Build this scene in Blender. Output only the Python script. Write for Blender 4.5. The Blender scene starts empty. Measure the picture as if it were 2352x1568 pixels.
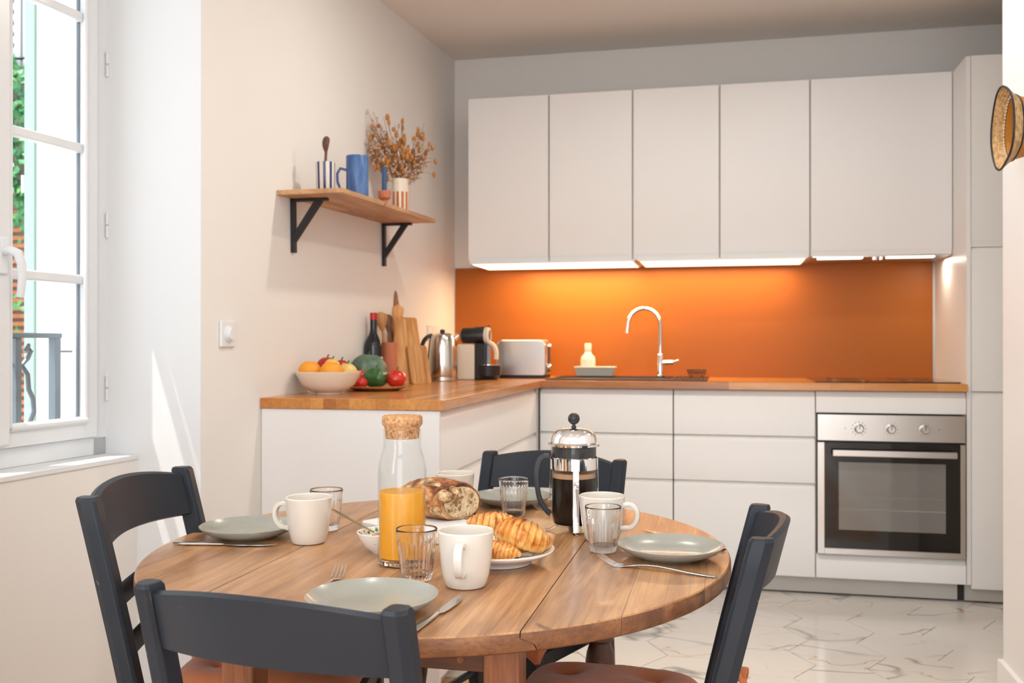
import bpy, bmesh, math, random
from math import pi, sin, cos, radians, sqrt, atan2
from mathutils import Vector, Matrix, noise

rnd = random.Random(7)
S = bpy.context.scene
C = S.collection

# ------------------------------------------------------------------ camera
cam_d = bpy.data.cameras.new('camera')
cam = bpy.data.objects.new('camera', cam_d)
C.objects.link(cam)
cam.location = (0.8233, -4.2674, 1.0782)
cam.rotation_euler = (pi/2 + 0.0025, 0, 0.2193)
cam_d.sensor_width = 36
cam_d.lens = 2194.23*36/2352
cam_d.clip_start = 0.05
cam_d.dof.use_dof = True
cam_d.dof.focus_distance = 1.62
cam_d.dof.aperture_fstop = 7.1
S.camera = cam

# ------------------------------------------------------------------ light
S.view_settings.view_transform = 'Standard'
S.view_settings.look = 'None'
S.view_settings.exposure = 0.02
S.view_settings.gamma = 1
S.view_settings.use_curve_mapping = False
try:
    S.cycles.max_bounces = 16
    S.cycles.diffuse_bounces = 5
    S.cycles.glossy_bounces = 5
    S.cycles.transmission_bounces = 16
    S.cycles.transparent_max_bounces = 16
    S.cycles.sample_clamp_indirect = 6
    S.cycles.use_denoising = True
    S.cycles.blur_glossy = 0.5
except Exception:
    pass

W = bpy.data.worlds.new('world'); S.world = W; W.use_nodes = True
bgn = W.node_tree.nodes['Background']
bgn.inputs[0].default_value = (0.80, 0.90, 1.0, 1)
bgn.inputs[1].default_value = 2.6

def light(name, typ, loc, energy, color=(1, 1, 1), size=None, rot=(0, 0, 0), size_y=None, **kw):
    d = bpy.data.lights.new(name, typ); o = bpy.data.objects.new(name, d); C.objects.link(o)
    o.location = loc; o.rotation_euler = rot; d.energy = energy; d.color = color
    if typ == 'AREA':
        if size_y: d.shape = 'RECTANGLE'; d.size = size; d.size_y = size_y
        else: d.shape = 'DISK'; d.size = size
    for k, v in kw.items(): setattr(d, k, v)
    return o

sun = light('sun', 'SUN', (-3, -5, 8), 6.0, (1, 0.95, 0.87), angle=radians(0.6))
sun.rotation_euler = Vector((-1, -0.75, 3.03)).to_track_quat('Z', 'Y').to_euler()
# the room's own lamps: warm recessed ceiling spots
for (x, y, e) in ((0.3, -1.25, 8.0), (1.15, -1.2, 8.0), (0.3, -2.9, 5.0), (1.1, -3.0, 4.5), (0.2, -4.4, 3.2), (1.1, -4.5, 3.2)):
    light('ceiling_spot', 'AREA', (x, y, 2.455), e, (1, 0.945, 0.86), size=0.09)
# daylight falling through the two windows of the dining end, behind the camera
light('rear_window_daylight', 'AREA', (0.75, -6.15, 1.35), 36, (0.88, 0.94, 1.0), size=1.5, size_y=2.1, rot=(pi/2, 0, 0))
light('side_window_daylight', 'AREA', (-0.62, -4.75, 1.55), 28, (0.86, 0.93, 1.0), size=0.9, size_y=1.5, rot=(pi/2, 0, -pi/2))
po = light('window_portal', 'AREA', (-0.93, -2.38, 1.6), 1, size=0.95, size_y=1.5, rot=(pi/2, 0, -pi/2 - radians(4.5)))
try:
    po.data.cycles.is_portal = True
except Exception:
    C.objects.unlink(po)

# ------------------------------------------------------------------ node helpers
def mat(name):
    m = bpy.data.materials.new(name); m.use_nodes = True
    nt = m.node_tree; b = nt.nodes['Principled BSDF']
    return m, nt, b

def nd(nt, t, **kw):
    n = nt.nodes.new(t)
    for k, v in kw.items():
        if k[0] == 'i' and k[1:].isdigit(): n.inputs[int(k[1:])].default_value = v
        elif k in n.inputs.keys(): n.inputs[k].default_value = v
        else: setattr(n, k, v)
    return n

def rgba(c): return (c[0], c[1], c[2], 1)

def srgb(r, g, b):
    f = lambda v: (v/255/12.92) if v/255 <= 0.04045 else ((v/255+0.055)/1.055)**2.4
    return (f(r), f(g), f(b))

def simple(name, col, rough=0.5, metal=0.0, spec=0.5, bump=0, bscale=80, coat=0, var=0, vscale=5, sheen=0, sss=0, trans=0, ior=1.45, emit=None, estr=0):
    m, nt, b = mat(name)
    b.inputs['Base Color'].default_value = rgba(col)
    b.inputs['Roughness'].default_value = rough
    b.inputs['Metallic'].default_value = metal
    b.inputs['Specular IOR Level'].default_value = spec
    b.inputs['IOR'].default_value = ior
    if coat: b.inputs['Coat Weight'].default_value = coat; b.inputs['Coat Roughness'].default_value = 0.06
    if sheen: b.inputs['Sheen Weight'].default_value = sheen; b.inputs['Sheen Roughness'].default_value = 0.4
    if sss:
        b.inputs['Subsurface Weight'].default_value = sss
        b.inputs['Subsurface Radius'].default_value = (0.02, 0.012, 0.006)
        b.inputs['Subsurface Scale'].default_value = 0.5
    if trans: b.inputs['Transmission Weight'].default_value = trans
    if emit: b.inputs['Emission Color'].default_value = rgba(emit); b.inputs['Emission Strength'].default_value = estr
    if var or bump:
        tc = nd(nt, 'ShaderNodeTexCoord')
    if var:
        n = nd(nt, 'ShaderNodeTexNoise', Scale=vscale, Detail=4)
        nt.links.new(tc.outputs['Object'], n.inputs['Vector'])
        r = nd(nt, 'ShaderNodeValToRGB')
        r.color_ramp.elements[0].position = 0.3; r.color_ramp.elements[1].position = 0.7
        r.color_ramp.elements[0].color = rgba([c*(1-var) for c in col])
        r.color_ramp.elements[1].color = rgba([min(1, c*(1+var)) for c in col])
        nt.links.new(n.outputs[0], r.inputs[0]); nt.links.new(r.outputs[0], b.inputs['Base Color'])
    if bump:
        n2 = nd(nt, 'ShaderNodeTexNoise', Scale=bscale, Detail=3)
        nt.links.new(tc.outputs['Object'], n2.inputs['Vector'])
        bm_ = nd(nt, 'ShaderNodeBump', Strength=bump, Distance=0.002)
        nt.links.new(n2.outputs[0], bm_.inputs['Height']); nt.links.new(bm_.outputs[0], b.inputs['Normal'])
    return m

def ramp(nt, stops, interp='LINEAR'):
    r = nd(nt, 'ShaderNodeValToRGB'); cr = r.color_ramp; cr.interpolation = interp
    while len(cr.elements) < len(stops): cr.elements.new(0.5)
    for e, (p, c) in zip(cr.elements, stops): e.position = p; e.color = rgba(c)
    return r

def wood(name, dark, mid, lite, rough=0.4, grain_axis='Y', scale=1.0, coat=0.0, knots=True, rand=True, marks=0.0, spec=0.5):
    """plank wood: long stretched grain, growth figure and knots in object space, shifted per object"""
    m, nt, b = mat(name); L = nt.links.new
    tc = nd(nt, 'ShaderNodeTexCoord'); oi = nd(nt, 'ShaderNodeObjectInfo')
    add = nd(nt, 'ShaderNodeVectorMath', operation='MULTIPLY_ADD')
    comb = nd(nt, 'ShaderNodeCombineXYZ')
    L(oi.outputs['Random'], comb.inputs[0]); L(oi.outputs['Random'], comb.inputs[1]); L(oi.outputs['Random'], comb.inputs[2])
    add.inputs[1].default_value = (7.3, 5.1, 3.7) if rand else (0, 0, 0)
    L(comb.outputs[0], add.inputs[0]); L(tc.outputs['Object'], add.inputs[2])
    mp = nd(nt, 'ShaderNodeMapping')
    s = {'X': (1, 9, 9), 'Y': (9, 1, 9), 'Z': (9, 9, 1)}[grain_axis]
    mp.inputs['Scale'].default_value = tuple(v*scale for v in s)
    L(add.outputs[0], mp.inputs[0])
    n1 = nd(nt, 'ShaderNodeTexNoise', Scale=1.6, Detail=6, Roughness=0.6, Distortion=0.5)
    L(mp.outputs[0], n1.inputs['Vector'])
    mp2 = nd(nt, 'ShaderNodeMapping'); mp2.inputs['Scale'].default_value = tuple((v*v*0.9+1)*scale for v in s)
    L(add.outputs[0], mp2.inputs[0])
    n2 = nd(nt, 'ShaderNodeTexNoise', Scale=2.2, Detail=5, Roughness=0.6, Distortion=0.4)
    L(mp2.outputs[0], n2.inputs['Vector'])
    r1 = ramp(nt, [(0.32, dark), (0.5, mid), (0.68, lite)])
    L(n1.outputs[0], r1.inputs[0])
    r2 = ramp(nt, [(0.34, (0.62, 0.57, 0.52)), (0.56, (1, 1, 1))])
    L(n2.outputs[0], r2.inputs[0])
    mx = nd(nt, 'ShaderNodeMixRGB', blend_type='MULTIPLY'); mx.inputs[0].default_value = 0.75
    L(r1.outputs[0], mx.inputs[1]); L(r2.outputs[0], mx.inputs[2])
    out = mx.outputs[0]
    hs = nd(nt, 'ShaderNodeHueSaturation')
    mr = nd(nt, 'ShaderNodeMapRange'); mr.inputs[3].default_value = 0.86; mr.inputs[4].default_value = 1.12
    L(oi.outputs['Random'], mr.inputs[0]); L(mr.outputs[0], hs.inputs['Value']); L(out, hs.inputs['Color']); out = hs.outputs[0]
    if knots:
        v = nd(nt, 'ShaderNodeTexNoise', Scale=13, Detail=2, Distortion=0.8)
        L(add.outputs[0], v.inputs['Vector'])
        rk = ramp(nt, [(0.715, (0, 0, 0)), (0.77, (1, 1, 1))]); L(v.outputs[0], rk.inputs[0])
        mk = nd(nt, 'ShaderNodeMixRGB', blend_type='MIX'); mk.inputs[2].default_value = rgba([c*0.45 for c in dark])
        L(rk.outputs[0], mk.inputs[0]); L(out, mk.inputs[1]); out = mk.outputs[0]
    if marks:
        v = nd(nt, 'ShaderNodeTexVoronoi', Scale=38); L(add.outputs[0], v.inputs['Vector'])
        n3 = nd(nt, 'ShaderNodeTexNoise', Scale=5, Detail=1); L(add.outputs[0], n3.inputs['Vector'])
        rk = ramp(nt, [(0.03, (1, 1, 1)), (0.06, (0, 0, 0))]); L(v.outputs['Distance'], rk.inputs[0])
        rn = ramp(nt, [(0.52, (0, 0, 0)), (0.6, (marks, marks, marks))]); L(n3.outputs[0], rn.inputs[0])
        mu = nd(nt, 'ShaderNodeMixRGB', blend_type='MULTIPLY'); mu.inputs[0].default_value = 1
        L(rk.outputs[0], mu.inputs[1]); L(rn.outputs[0], mu.inputs[2])
        mk = nd(nt, 'ShaderNodeMixRGB', blend_type='MIX'); mk.inputs[2].default_value = rgba((0.02, 0.012, 0.008))
        L(mu.outputs[0], mk.inputs[0]); L(out, mk.inputs[1]); out = mk.outputs[0]
    L(out, b.inputs['Base Color'])
    rr = nd(nt, 'ShaderNodeMapRange'); rr.inputs[3].default_value = rough*0.75; rr.inputs[4].default_value = rough*1.3
    L(n2.outputs[0], rr.inputs[0]); L(rr.outputs[0], b.inputs['Roughness'])
    bp = nd(nt, 'ShaderNodeBump', Strength=0.18, Distance=0.001); L(n2.outputs[0], bp.inputs['Height']); L(bp.outputs[0], b.inputs['Normal'])
    b.inputs['Specular IOR Level'].default_value = spec
    if coat: b.inputs['Coat Weight'].default_value = coat; b.inputs['Coat Roughness'].default_value = 0.2
    return m

def thin_glass(name, tint=(0.97, 0.985, 0.98), boost=1.0):
    m = bpy.data.materials.new(name); m.use_nodes = True; nt = m.node_tree; nt.nodes.clear()
    o = nd(nt, 'ShaderNodeOutputMaterial'); t = nd(nt, 'ShaderNodeBsdfTransparent'); g = nd(nt, 'ShaderNodeBsdfGlossy')
    t.inputs[0].default_value = rgba(tint); g.inputs['Roughness'].default_value = 0.015
    f = nd(nt, 'ShaderNodeLayerWeight', Blend=0.5); mx = nd(nt, 'ShaderNodeMixShader')
    pw = nd(nt, 'ShaderNodeMath', operation='POWER'); pw.inputs[1].default_value = 5.0
    nt.links.new(f.outputs['Facing'], pw.inputs[0])
    mu = nd(nt, 'ShaderNodeMath', operation='MULTIPLY_ADD'); mu.inputs[1].default_value = 0.90*boost; mu.inputs[2].default_value = 0.035*boost; mu.use_clamp = True
    nt.links.new(pw.outputs[0], mu.inputs[0])
    nt.links.new(mu.outputs[0], mx.inputs[0]); nt.links.new(t.outputs[0], mx.inputs[1]); nt.links.new(g.outputs[0], mx.inputs[2])
    nt.links.new(mx.outputs[0], o.inputs[0]); return m

# ------------------------------------------------------------------ materials
M = {}
M['wall'] = simple('wall_paint', (0.78, 0.755, 0.72), 0.85, bump=0.06, bscale=160, var=0.015, vscale=1.5)
M['window_wall'] = simple('reveal_paint', (0.73, 0.74, 0.75), 0.8, bump=0.06, bscale=160)
M['ceiling'] = simple('ceiling_paint', (0.74, 0.71, 0.67), 0.9)
M['lacquer'] = simple('white_lacquer', (0.80, 0.79, 0.78), 0.38, spec=0.4)
M['lacquer_in'] = simple('cabinet_side', (0.72, 0.69, 0.655), 0.5)
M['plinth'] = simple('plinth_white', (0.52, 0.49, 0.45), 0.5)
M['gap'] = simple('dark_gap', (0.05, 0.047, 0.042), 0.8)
M['pvc'] = simple('white_pvc', (0.74, 0.76, 0.78), 0.28, spec=0.5)
M['trim'] = simple('white_trim', (0.83, 0.83, 0.83), 0.5)
M['splash'] = simple('burnt_orange_panel', (0.37, 0.108, 0.015), 0.42, spec=0.25, var=0.02, vscale=2)
M['steel'] = simple('stainless_steel', (0.62, 0.60, 0.57), 0.28, metal=1, bump=0.05, bscale=300)
M['chrome'] = simple('chrome', (0.86, 0.86, 0.86), 0.06, metal=1)
M['kettle_steel'] = simple('polished_kettle_steel', (0.66, 0.63, 0.58), 0.17, metal=1)
M['cutlery'] = simple('cutlery_steel', (0.70, 0.69, 0.67), 0.16, metal=1, bump=0.05, bscale=200)
M['gold'] = simple('brass_spoon', (0.62, 0.50, 0.33), 0.22, metal=1)
M['black_plastic'] = simple('black_plastic', (0.018, 0.018, 0.02), 0.35)
M['black_gloss'] = simple('black_glass', (0.008, 0.007, 0.007), 0.05, spec=0.6, coat=0.3)
M['black_metal'] = simple('black_metal', (0.013, 0.014, 0.018), 0.5)
M['cream'] = simple('cream_plastic', (0.70, 0.63, 0.52), 0.45)
M['ceramic'] = simple('cream_glazed_stoneware', (0.70, 0.645, 0.57), 0.16, spec=0.55, coat=0.25, var=0.015, vscale=30)
M['ceramic_in'] = simple('inner_glaze', (0.72, 0.655, 0.57), 0.16, spec=0.5, coat=0.2)
M['plate'] = simple('sage_grey_glaze', (0.315, 0.315, 0.275), 0.25, spec=0.5, coat=0.25, var=0.05, vscale=14, bump=0.04, bscale=250)
M['white_ceramic'] = simple('white_ceramic', (0.82, 0.79, 0.74), 0.2, spec=0.5, coat=0.2)
M['bowl_cream'] = simple('cream_bowl_glaze', (0.80, 0.72, 0.60), 0.22, spec=0.5, coat=0.2)
M['glass'] = simple('clear_glass', (1, 1, 1), 0.0, trans=1, ior=1.46)
M['thin'] = thin_glass('thin_clear_glass', (0.985, 0.99, 0.985), 0.6)
M['pane'] = thin_glass('window_glass', (0.985, 0.995, 0.99), 0.8)
M['juice'] = simple('orange_juice', (0.74, 0.325, 0.014), 0.3, sss=0.3, var=0.03, vscale=12)
M['coffee'] = simple('coffee', (0.006, 0.003, 0.002), 0.35, spec=0.15)
M['crema'] = simple('coffee_foam', (0.42, 0.24, 0.13), 0.6, bump=0.3, bscale=200)
M['jam'] = simple('red_jam', (0.19, 0.035, 0.012), 0.1, bump=0.8, bscale=150, spec=0.7)
M['terracotta'] = simple('terracotta', (0.52, 0.17, 0.085), 0.75, var=0.06, vscale=20)
M['candle'] = simple('blue_wax', (0.03, 0.085, 0.20), 0.5)
M['lamp'] = simple('lamp_diffuser', (0.9, 0.85, 0.8), 0.5, emit=(1.0, 0.80, 0.58), estr=2.0)
M['lamp_hot'] = simple('lamp_diffuser_bright', (0.9, 0.85, 0.8), 0.5, emit=(1.0, 0.76, 0.50), estr=3.6)
M['marble_board'] = simple('white_painted_board', (0.80, 0.80, 0.79), 0.45, var=0.04, vscale=25)
M['hardware'] = simple('painted_hinge', (0.72, 0.71, 0.69), 0.4)

M['table'] = wood('table_walnut', srgb(142, 98, 62), srgb(176, 129, 86), srgb(200, 152, 104), 0.36, 'Y', 1.7, coat=0.3, marks=0.8)
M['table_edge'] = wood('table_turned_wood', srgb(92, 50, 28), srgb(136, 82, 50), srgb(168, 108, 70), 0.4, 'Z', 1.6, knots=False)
M['rim'] = wood('table_rim_shaded', srgb(84, 50, 28), srgb(122, 78, 46), srgb(150, 100, 62), 0.45, 'X', 1.5, knots=False)  # darker than the top's wood: shade on the side faces put into the colour
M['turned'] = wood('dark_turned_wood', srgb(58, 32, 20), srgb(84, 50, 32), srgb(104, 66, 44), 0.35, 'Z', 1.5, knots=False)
M['apron'] = wood('apron_wood', srgb(64, 36, 22), srgb(94, 56, 36), srgb(118, 74, 48), 0.5, 'X', 1.8)
M['oak'] = wood('oak_shelf', srgb(158, 116, 78), srgb(192, 148, 106), srgb(210, 168, 124), 0.5, 'Y', 1.4)
M['floorwood'] = wood('oak_floor', srgb(190, 140, 92), srgb(216, 170, 122), srgb(228, 188, 142), 0.35, 'X', 1.4)
M['board'] = wood('beech_board', srgb(190, 130, 72), srgb(216, 160, 98), srgb(230, 180, 120), 0.55, 'Z', 2.0, knots=False)
M['board_dark'] = wood('acacia_board', srgb(100, 62, 38), srgb(134, 90, 60), srgb(160, 112, 76), 0.55, 'Z', 2.0, knots=False)
M['spoonwood'] = wood('beech_spoon', srgb(170, 115, 62), srgb(200, 142, 84), srgb(214, 160, 100), 0.6, 'Z', 3.0, knots=False)
M['darkspoon'] = wood('dark_spoon', srgb(84, 52, 36), srgb(112, 74, 54), srgb(130, 90, 66), 0.5, 'Z', 3.0, knots=False)
M['woodplate'] = wood('wooden_plate', srgb(150, 96, 56), srgb(184, 126, 80), srgb(204, 148, 100), 0.5, 'X', 2.5, knots=False)

# butcher block: staves glued side by side, each with its own tone
def m_worktop(name='oak_butcher_block'):
    m, nt, b = mat(name); L = nt.links.new
    tc = nd(nt, 'ShaderNodeTexCoord')
    br = nd(nt, 'ShaderNodeTexBrick'); br.offset = 0.37; br.squash = 1
    br.inputs['Color1'].default_value = (0, 0, 0, 1); br.inputs['Color2'].default_value = (1, 1, 1, 1)
    br.inputs['Mortar'].default_value = (0.35, 0.35, 0.35, 1)
    br.inputs['Scale'].default_value = 1; br.inputs['Mortar Size'].default_value = 0.0007; br.inputs['Bias'].default_value = 0
    br.inputs['Brick Width'].default_value = 0.42; br.inputs['Row Height'].default_value = 0.042
    mp = nd(nt, 'ShaderNodeMapping'); L(tc.outputs['Object'], mp.inputs[0]); L(mp.outputs[0], br.inputs['Vector'])
    r = ramp(nt, [(0, srgb(158, 96, 44)), (0.35, srgb(196, 128, 62)), (0.7, srgb(214, 148, 78)), (1, srgb(180, 112, 54))]); L(br.outputs[0], r.inputs[0])
    mp2 = nd(nt, 'ShaderNodeMapping'); mp2.inputs['Scale'].default_value = (3, 40, 40); L(mp.outputs[0], mp2.inputs[0])
    n = nd(nt, 'ShaderNodeTexNoise', Scale=2, Detail=5); L(mp2.outputs[0], n.inputs['Vector'])
    r2 = ramp(nt, [(0.3, (0.75, 0.72, 0.68)), (0.6, (1, 1, 1))]); L(n.outputs[0], r2.inputs[0])
    mx = nd(nt, 'ShaderNodeMixRGB', blend_type='MULTIPLY'); mx.inputs[0].default_value = 0.8
    L(r.outputs[0], mx.inputs[1]); L(r2.outputs[0], mx.inputs[2]); L(mx.outputs[0], b.inputs['Base Color'])
    b.inputs['Roughness'].default_value = 0.26
    b.inputs['Coat Weight'].default_value = 0.15; b.inputs['Coat Roughness'].default_value = 0.15
    return m
M['worktop'] = m_worktop()

def m_marble():
    m, nt, b = mat('veined_marble_tile'); L = nt.links.new
    tc = nd(nt, 'ShaderNodeTexCoord'); oi = nd(nt, 'ShaderNodeObjectInfo')
    comb = nd(nt, 'ShaderNodeCombineXYZ')
    for i in range(3): L(oi.outputs['Random'], comb.inputs[i])
    ma = nd(nt, 'ShaderNodeVectorMath', operation='MULTIPLY_ADD'); ma.inputs[1].default_value = (31, 17, 23)
    L(comb.outputs[0], ma.inputs[0]); L(tc.outputs['Object'], ma.inputs[2])
    mp = nd(nt, 'ShaderNodeMapping'); mp.inputs['Scale'].default_value = (1.0, 2.1, 1); mp.inputs['Rotation'].default_value = (0, 0, -0.55)
    L(ma.outputs[0], mp.inputs[0])
    def vein(scale, dist, w, src):
        n = nd(nt, 'ShaderNodeTexNoise', Scale=scale, Detail=2.5, Roughness=0.5, Distortion=dist); L(src, n.inputs['Vector'])
        s = nd(nt, 'ShaderNodeMath', operation='SUBTRACT'); s.inputs[1].default_value = 0.5; L(n.outputs[0], s.inputs[0])
        a = nd(nt, 'ShaderNodeMath', operation='ABSOLUTE'); L(s.outputs[0], a.inputs[0])
        r = ramp(nt, [(0.0, (1, 1, 1)), (w, (0, 0, 0))]); L(a.outputs[0], r.inputs[0]); return r.outputs[0]
    v1 = vein(1.25, 0.35, 0.014, mp.outputs[0]); v2 = vein(2.2, 0.5, 0.010, mp.outputs[0])
    nm = nd(nt, 'ShaderNodeTexNoise', Scale=2.6, Detail=2); L(ma.outputs[0], nm.inputs['Vector'])
    rm = ramp(nt, [(0.48, (0, 0, 0)), (0.60, (1, 1, 1))]); L(nm.outputs[0], rm.inputs[0])
    m1 = nd(nt, 'ShaderNodeMixRGB', blend_type='MULTIPLY'); m1.inputs[0].default_value = 1; L(v2, m1.inputs[1]); L(rm.outputs[0], m1.inputs[2])
    base = (0.72, 0.69, 0.65)
    a1 = nd(nt, 'ShaderNodeMixRGB'); a1.inputs[1].default_value = rgba(base); a1.inputs[2].default_value = rgba((0.22, 0.205, 0.195)); 
    mm = nd(nt, 'ShaderNodeMixRGB', blend_type='MULTIPLY'); mm.inputs[0].default_value = 1; L(v1, mm.inputs[1])
    nm2 = nd(nt, 'ShaderNodeTexNoise', Scale=1.9, Detail=2); L(mp.outputs[0], nm2.inputs['Vector'])
    rm2 = ramp(nt, [(0.40, (0, 0, 0)), (0.58, (0.9, 0.9, 0.9))]); L(nm2.outputs[0], rm2.inputs[0]); L(rm2.outputs[0], mm.inputs[2])
    L(mm.outputs[0], a1.inputs[0])
    a2 = nd(nt, 'ShaderNodeMixRGB'); a2.inputs[2].default_value = rgba((0.50, 0.27, 0.10)); L(m1.outputs[0], a2.inputs[0]); L(a1.outputs[0], a2.inputs[1])
    L(a2.outputs[0], b.inputs['Base Color'])
    b.inputs['Roughness'].default_value = 0.16
    return m
M['marble'] = m_marble()
M['grout'] = simple('grey_grout', (0.50, 0.47, 0.43), 0.8)

def m_chair():
    m, nt, b = mat('charcoal_chair_paint'); L = nt.links.new
    g = nd(nt, 'ShaderNodeNewGeometry')
    tc = nd(nt, 'ShaderNodeTexCoord')
    bv = nd(nt, 'ShaderNodeBevel', samples=3); bv.inputs['Radius'].default_value = 0.0022
    dt = nd(nt, 'ShaderNodeVectorMath', operation='DOT_PRODUCT'); L(bv.outputs[0], dt.inputs[0]); L(g.outputs['Normal'], dt.inputs[1])
    n = nd(nt, 'ShaderNodeTexNoise', Scale=22, Detail=5, Roughness=0.7); L(tc.outputs['Object'], n.inputs['Vector'])
    r1 = ramp(nt, [(0.955, (1, 1, 1)), (0.995, (0, 0, 0))]); L(dt.outputs['Value'], r1.inputs[0])
    r2 = ramp(nt, [(0.58, (0, 0, 0)), (0.80, (0.8, 0.8, 0.8))]); L(n.outputs[0], r2.inputs[0])
    mu = nd(nt, 'ShaderNodeMixRGB', blend_type='MULTIPLY'); mu.inputs[0].default_value = 1; L(r1.outputs[0], mu.inputs[1]); L(r2.outputs[0], mu.inputs[2])
    base = nd(nt, 'ShaderNodeTexNoise', Scale=3, Detail=3); L(tc.outputs['Object'], base.inputs['Vector'])
    rb = ramp(nt, [(0.3, (0.016, 0.020, 0.026)), (0.7, (0.025, 0.030, 0.039))]); L(base.outputs[0], rb.inputs[0])
    n3 = nd(nt, 'ShaderNodeTexNoise', Scale=55, Detail=1); L(tc.outputs['Object'], n3.inputs['Vector'])
    r3 = ramp(nt, [(0.79, (0, 0, 0)), (0.82, (1, 1, 1))]); L(n3.outputs[0], r3.inputs[0])
    mx = nd(nt, 'ShaderNodeMixRGB'); mx.inputs[2].default_value = rgba((0.40, 0.31, 0.22)); L(mu.outputs[0], mx.inputs[0]); L(rb.outputs[0], mx.inputs[1])
    mx2 = nd(nt, 'ShaderNodeMixRGB'); mx2.inputs[2].default_value = rgba((0.25, 0.17, 0.13)); L(r3.outputs[0], mx2.inputs[0]); L(mx.outputs[0], mx2.inputs[1])
    L(mx2.outputs[0], b.inputs['Base Color']); b.inputs['Roughness'].default_value = 0.40; b.inputs['Specular IOR Level'].default_value = 0.2
    bp = nd(nt, 'ShaderNodeBump', Strength=0.08, Distance=0.001); L(n.outputs[0], bp.inputs['Height']); L(bp.outputs[0], b.inputs['Normal'])
    return m
M['chair'] = m_chair()
M['rust'] = simple('rust_cotton', (0.56, 0.175, 0.062), 0.8, sheen=0.3, bump=0.5, bscale=500, var=0.10, vscale=9)
M['rush'] = simple('woven_rush', (0.42, 0.31, 0.17), 0.8, bump=0.6, bscale=200)

def m_noise(name, stops, scale, rough, bump=0.3, bscale=60, detail=5, dist=0.3, stretch=(1, 1, 1), sss=0, coat=0, bdist=0.002):
    m, nt, b = mat(name); L = nt.links.new
    tc = nd(nt, 'ShaderNodeTexCoord'); mp = nd(nt, 'ShaderNodeMapping'); mp.inputs['Scale'].default_value = stretch
    L(tc.outputs['Object'], mp.inputs[0])
    n = nd(nt, 'ShaderNodeTexNoise', Scale=scale, Detail=detail, Roughness=0.6, Distortion=dist); L(mp.outputs[0], n.inputs['Vector'])
    r = ramp(nt, stops); L(n.outputs[0], r.inputs[0]); L(r.outputs[0], b.inputs['Base Color'])
    b.inputs['Roughness'].default_value = rough
    n2 = nd(nt, 'ShaderNodeTexNoise', Scale=bscale, Detail=4); L(mp.outputs[0], n2.inputs['Vector'])
    bp = nd(nt, 'ShaderNodeBump', Strength=bump, Distance=bdist); L(n2.outputs[0], bp.inputs['Height']); L(bp.outputs[0], b.inputs['Normal'])
    if sss:
        b.inputs['Subsurface Weight'].default_value = sss; b.inputs['Subsurface Radius'].default_value = (0.01, 0.006, 0.003); b.inputs['Subsurface Scale'].default_value = 0.4
    if coat: b.inputs['Coat Weight'].default_value = coat; b.inputs['Coat Roughness'].default_value = 0.15
    return m
M['cork'] = m_noise('cork', [(0.28, srgb(120, 80, 50)), (0.44, srgb(176, 128, 84)), (0.62, srgb(206, 160, 114))], 160, 0.9, 0.6, 200)
M['crust'] = m_noise('bread_crust', [(0.32, srgb(44, 22, 12)), (0.43, srgb(104, 54, 24)), (0.53, srgb(168, 100, 48)), (0.60, srgb(196, 140, 86)), (0.68, srgb(222, 196, 158))], 26, 0.65, 0.9, 90, bdist=0.004)
M['flour'] = m_noise('floured_crust', [(0.34, srgb(92, 60, 34)), (0.47, srgb(170, 130, 86)), (0.62, srgb(216, 190, 150))], 70, 0.9, 0.8, 150, bdist=0.003)
M['crumb'] = m_noise('bread_crumb', [(0.36, srgb(140, 104, 66)), (0.44, srgb(198, 168, 128)), (0.6, srgb(226, 204, 168))], 75, 0.9, 1.0, 90, bdist=0.004, sss=0.1)
M['crumb_hole'] = simple('crumb_hole', srgb(150, 114, 76), 0.9)
M['choc'] = simple('dark_chocolate', (0.022, 0.010, 0.006), 0.25)

def m_pastry():
    m, nt, b = mat('golden_flaky_pastry'); L = nt.links.new
    at = nd(nt, 'ShaderNodeAttribute', attribute_name='layer')
    tc = nd(nt, 'ShaderNodeTexCoord')
    n = nd(nt, 'ShaderNodeTexNoise', Scale=45, Detail=5, Roughness=0.65, Distortion=0.6); L(tc.outputs['Object'], n.inputs['Vector'])
    ad = nd(nt, 'ShaderNodeMath', operation='MULTIPLY_ADD'); ad.inputs[1].default_value = 0.75; L(at.outputs['Fac'], ad.inputs[0])
    sc = nd(nt, 'ShaderNodeMath', operation='MULTIPLY_ADD'); sc.inputs[1].default_value = 1.3; sc.inputs[2].default_value = -0.47
    L(n.outputs[0], sc.inputs[0]); L(sc.outputs[0], ad.inputs[2])
    r = ramp(nt, [(0.05, srgb(242, 208, 140)), (0.38, srgb(230, 174, 92)), (0.64, srgb(200, 120, 42)), (0.82, srgb(140, 66, 20)), (1, srgb(96, 40, 14))])
    L(ad.outputs[0], r.inputs[0]); L(r.outputs[0], b.inputs['Base Color'])
    b.inputs['Roughness'].default_value = 0.34; b.inputs['Coat Weight'].default_value = 0.35; b.inputs['Coat Roughness'].default_value = 0.22
    bp = nd(nt, 'ShaderNodeBump', Strength=0.7, Distance=0.002); L(n.outputs[0], bp.inputs['Height']); L(bp.outputs[0], b.inputs['Normal'])
    b.inputs['Subsurface Weight'].default_value = 0.08; b.inputs['Subsurface Radius'].default_value = (0.01, 0.006, 0.003); b.inputs['Subsurface Scale'].default_value = 0.4
    return m
M['pastry'] = m_pastry()

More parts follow.
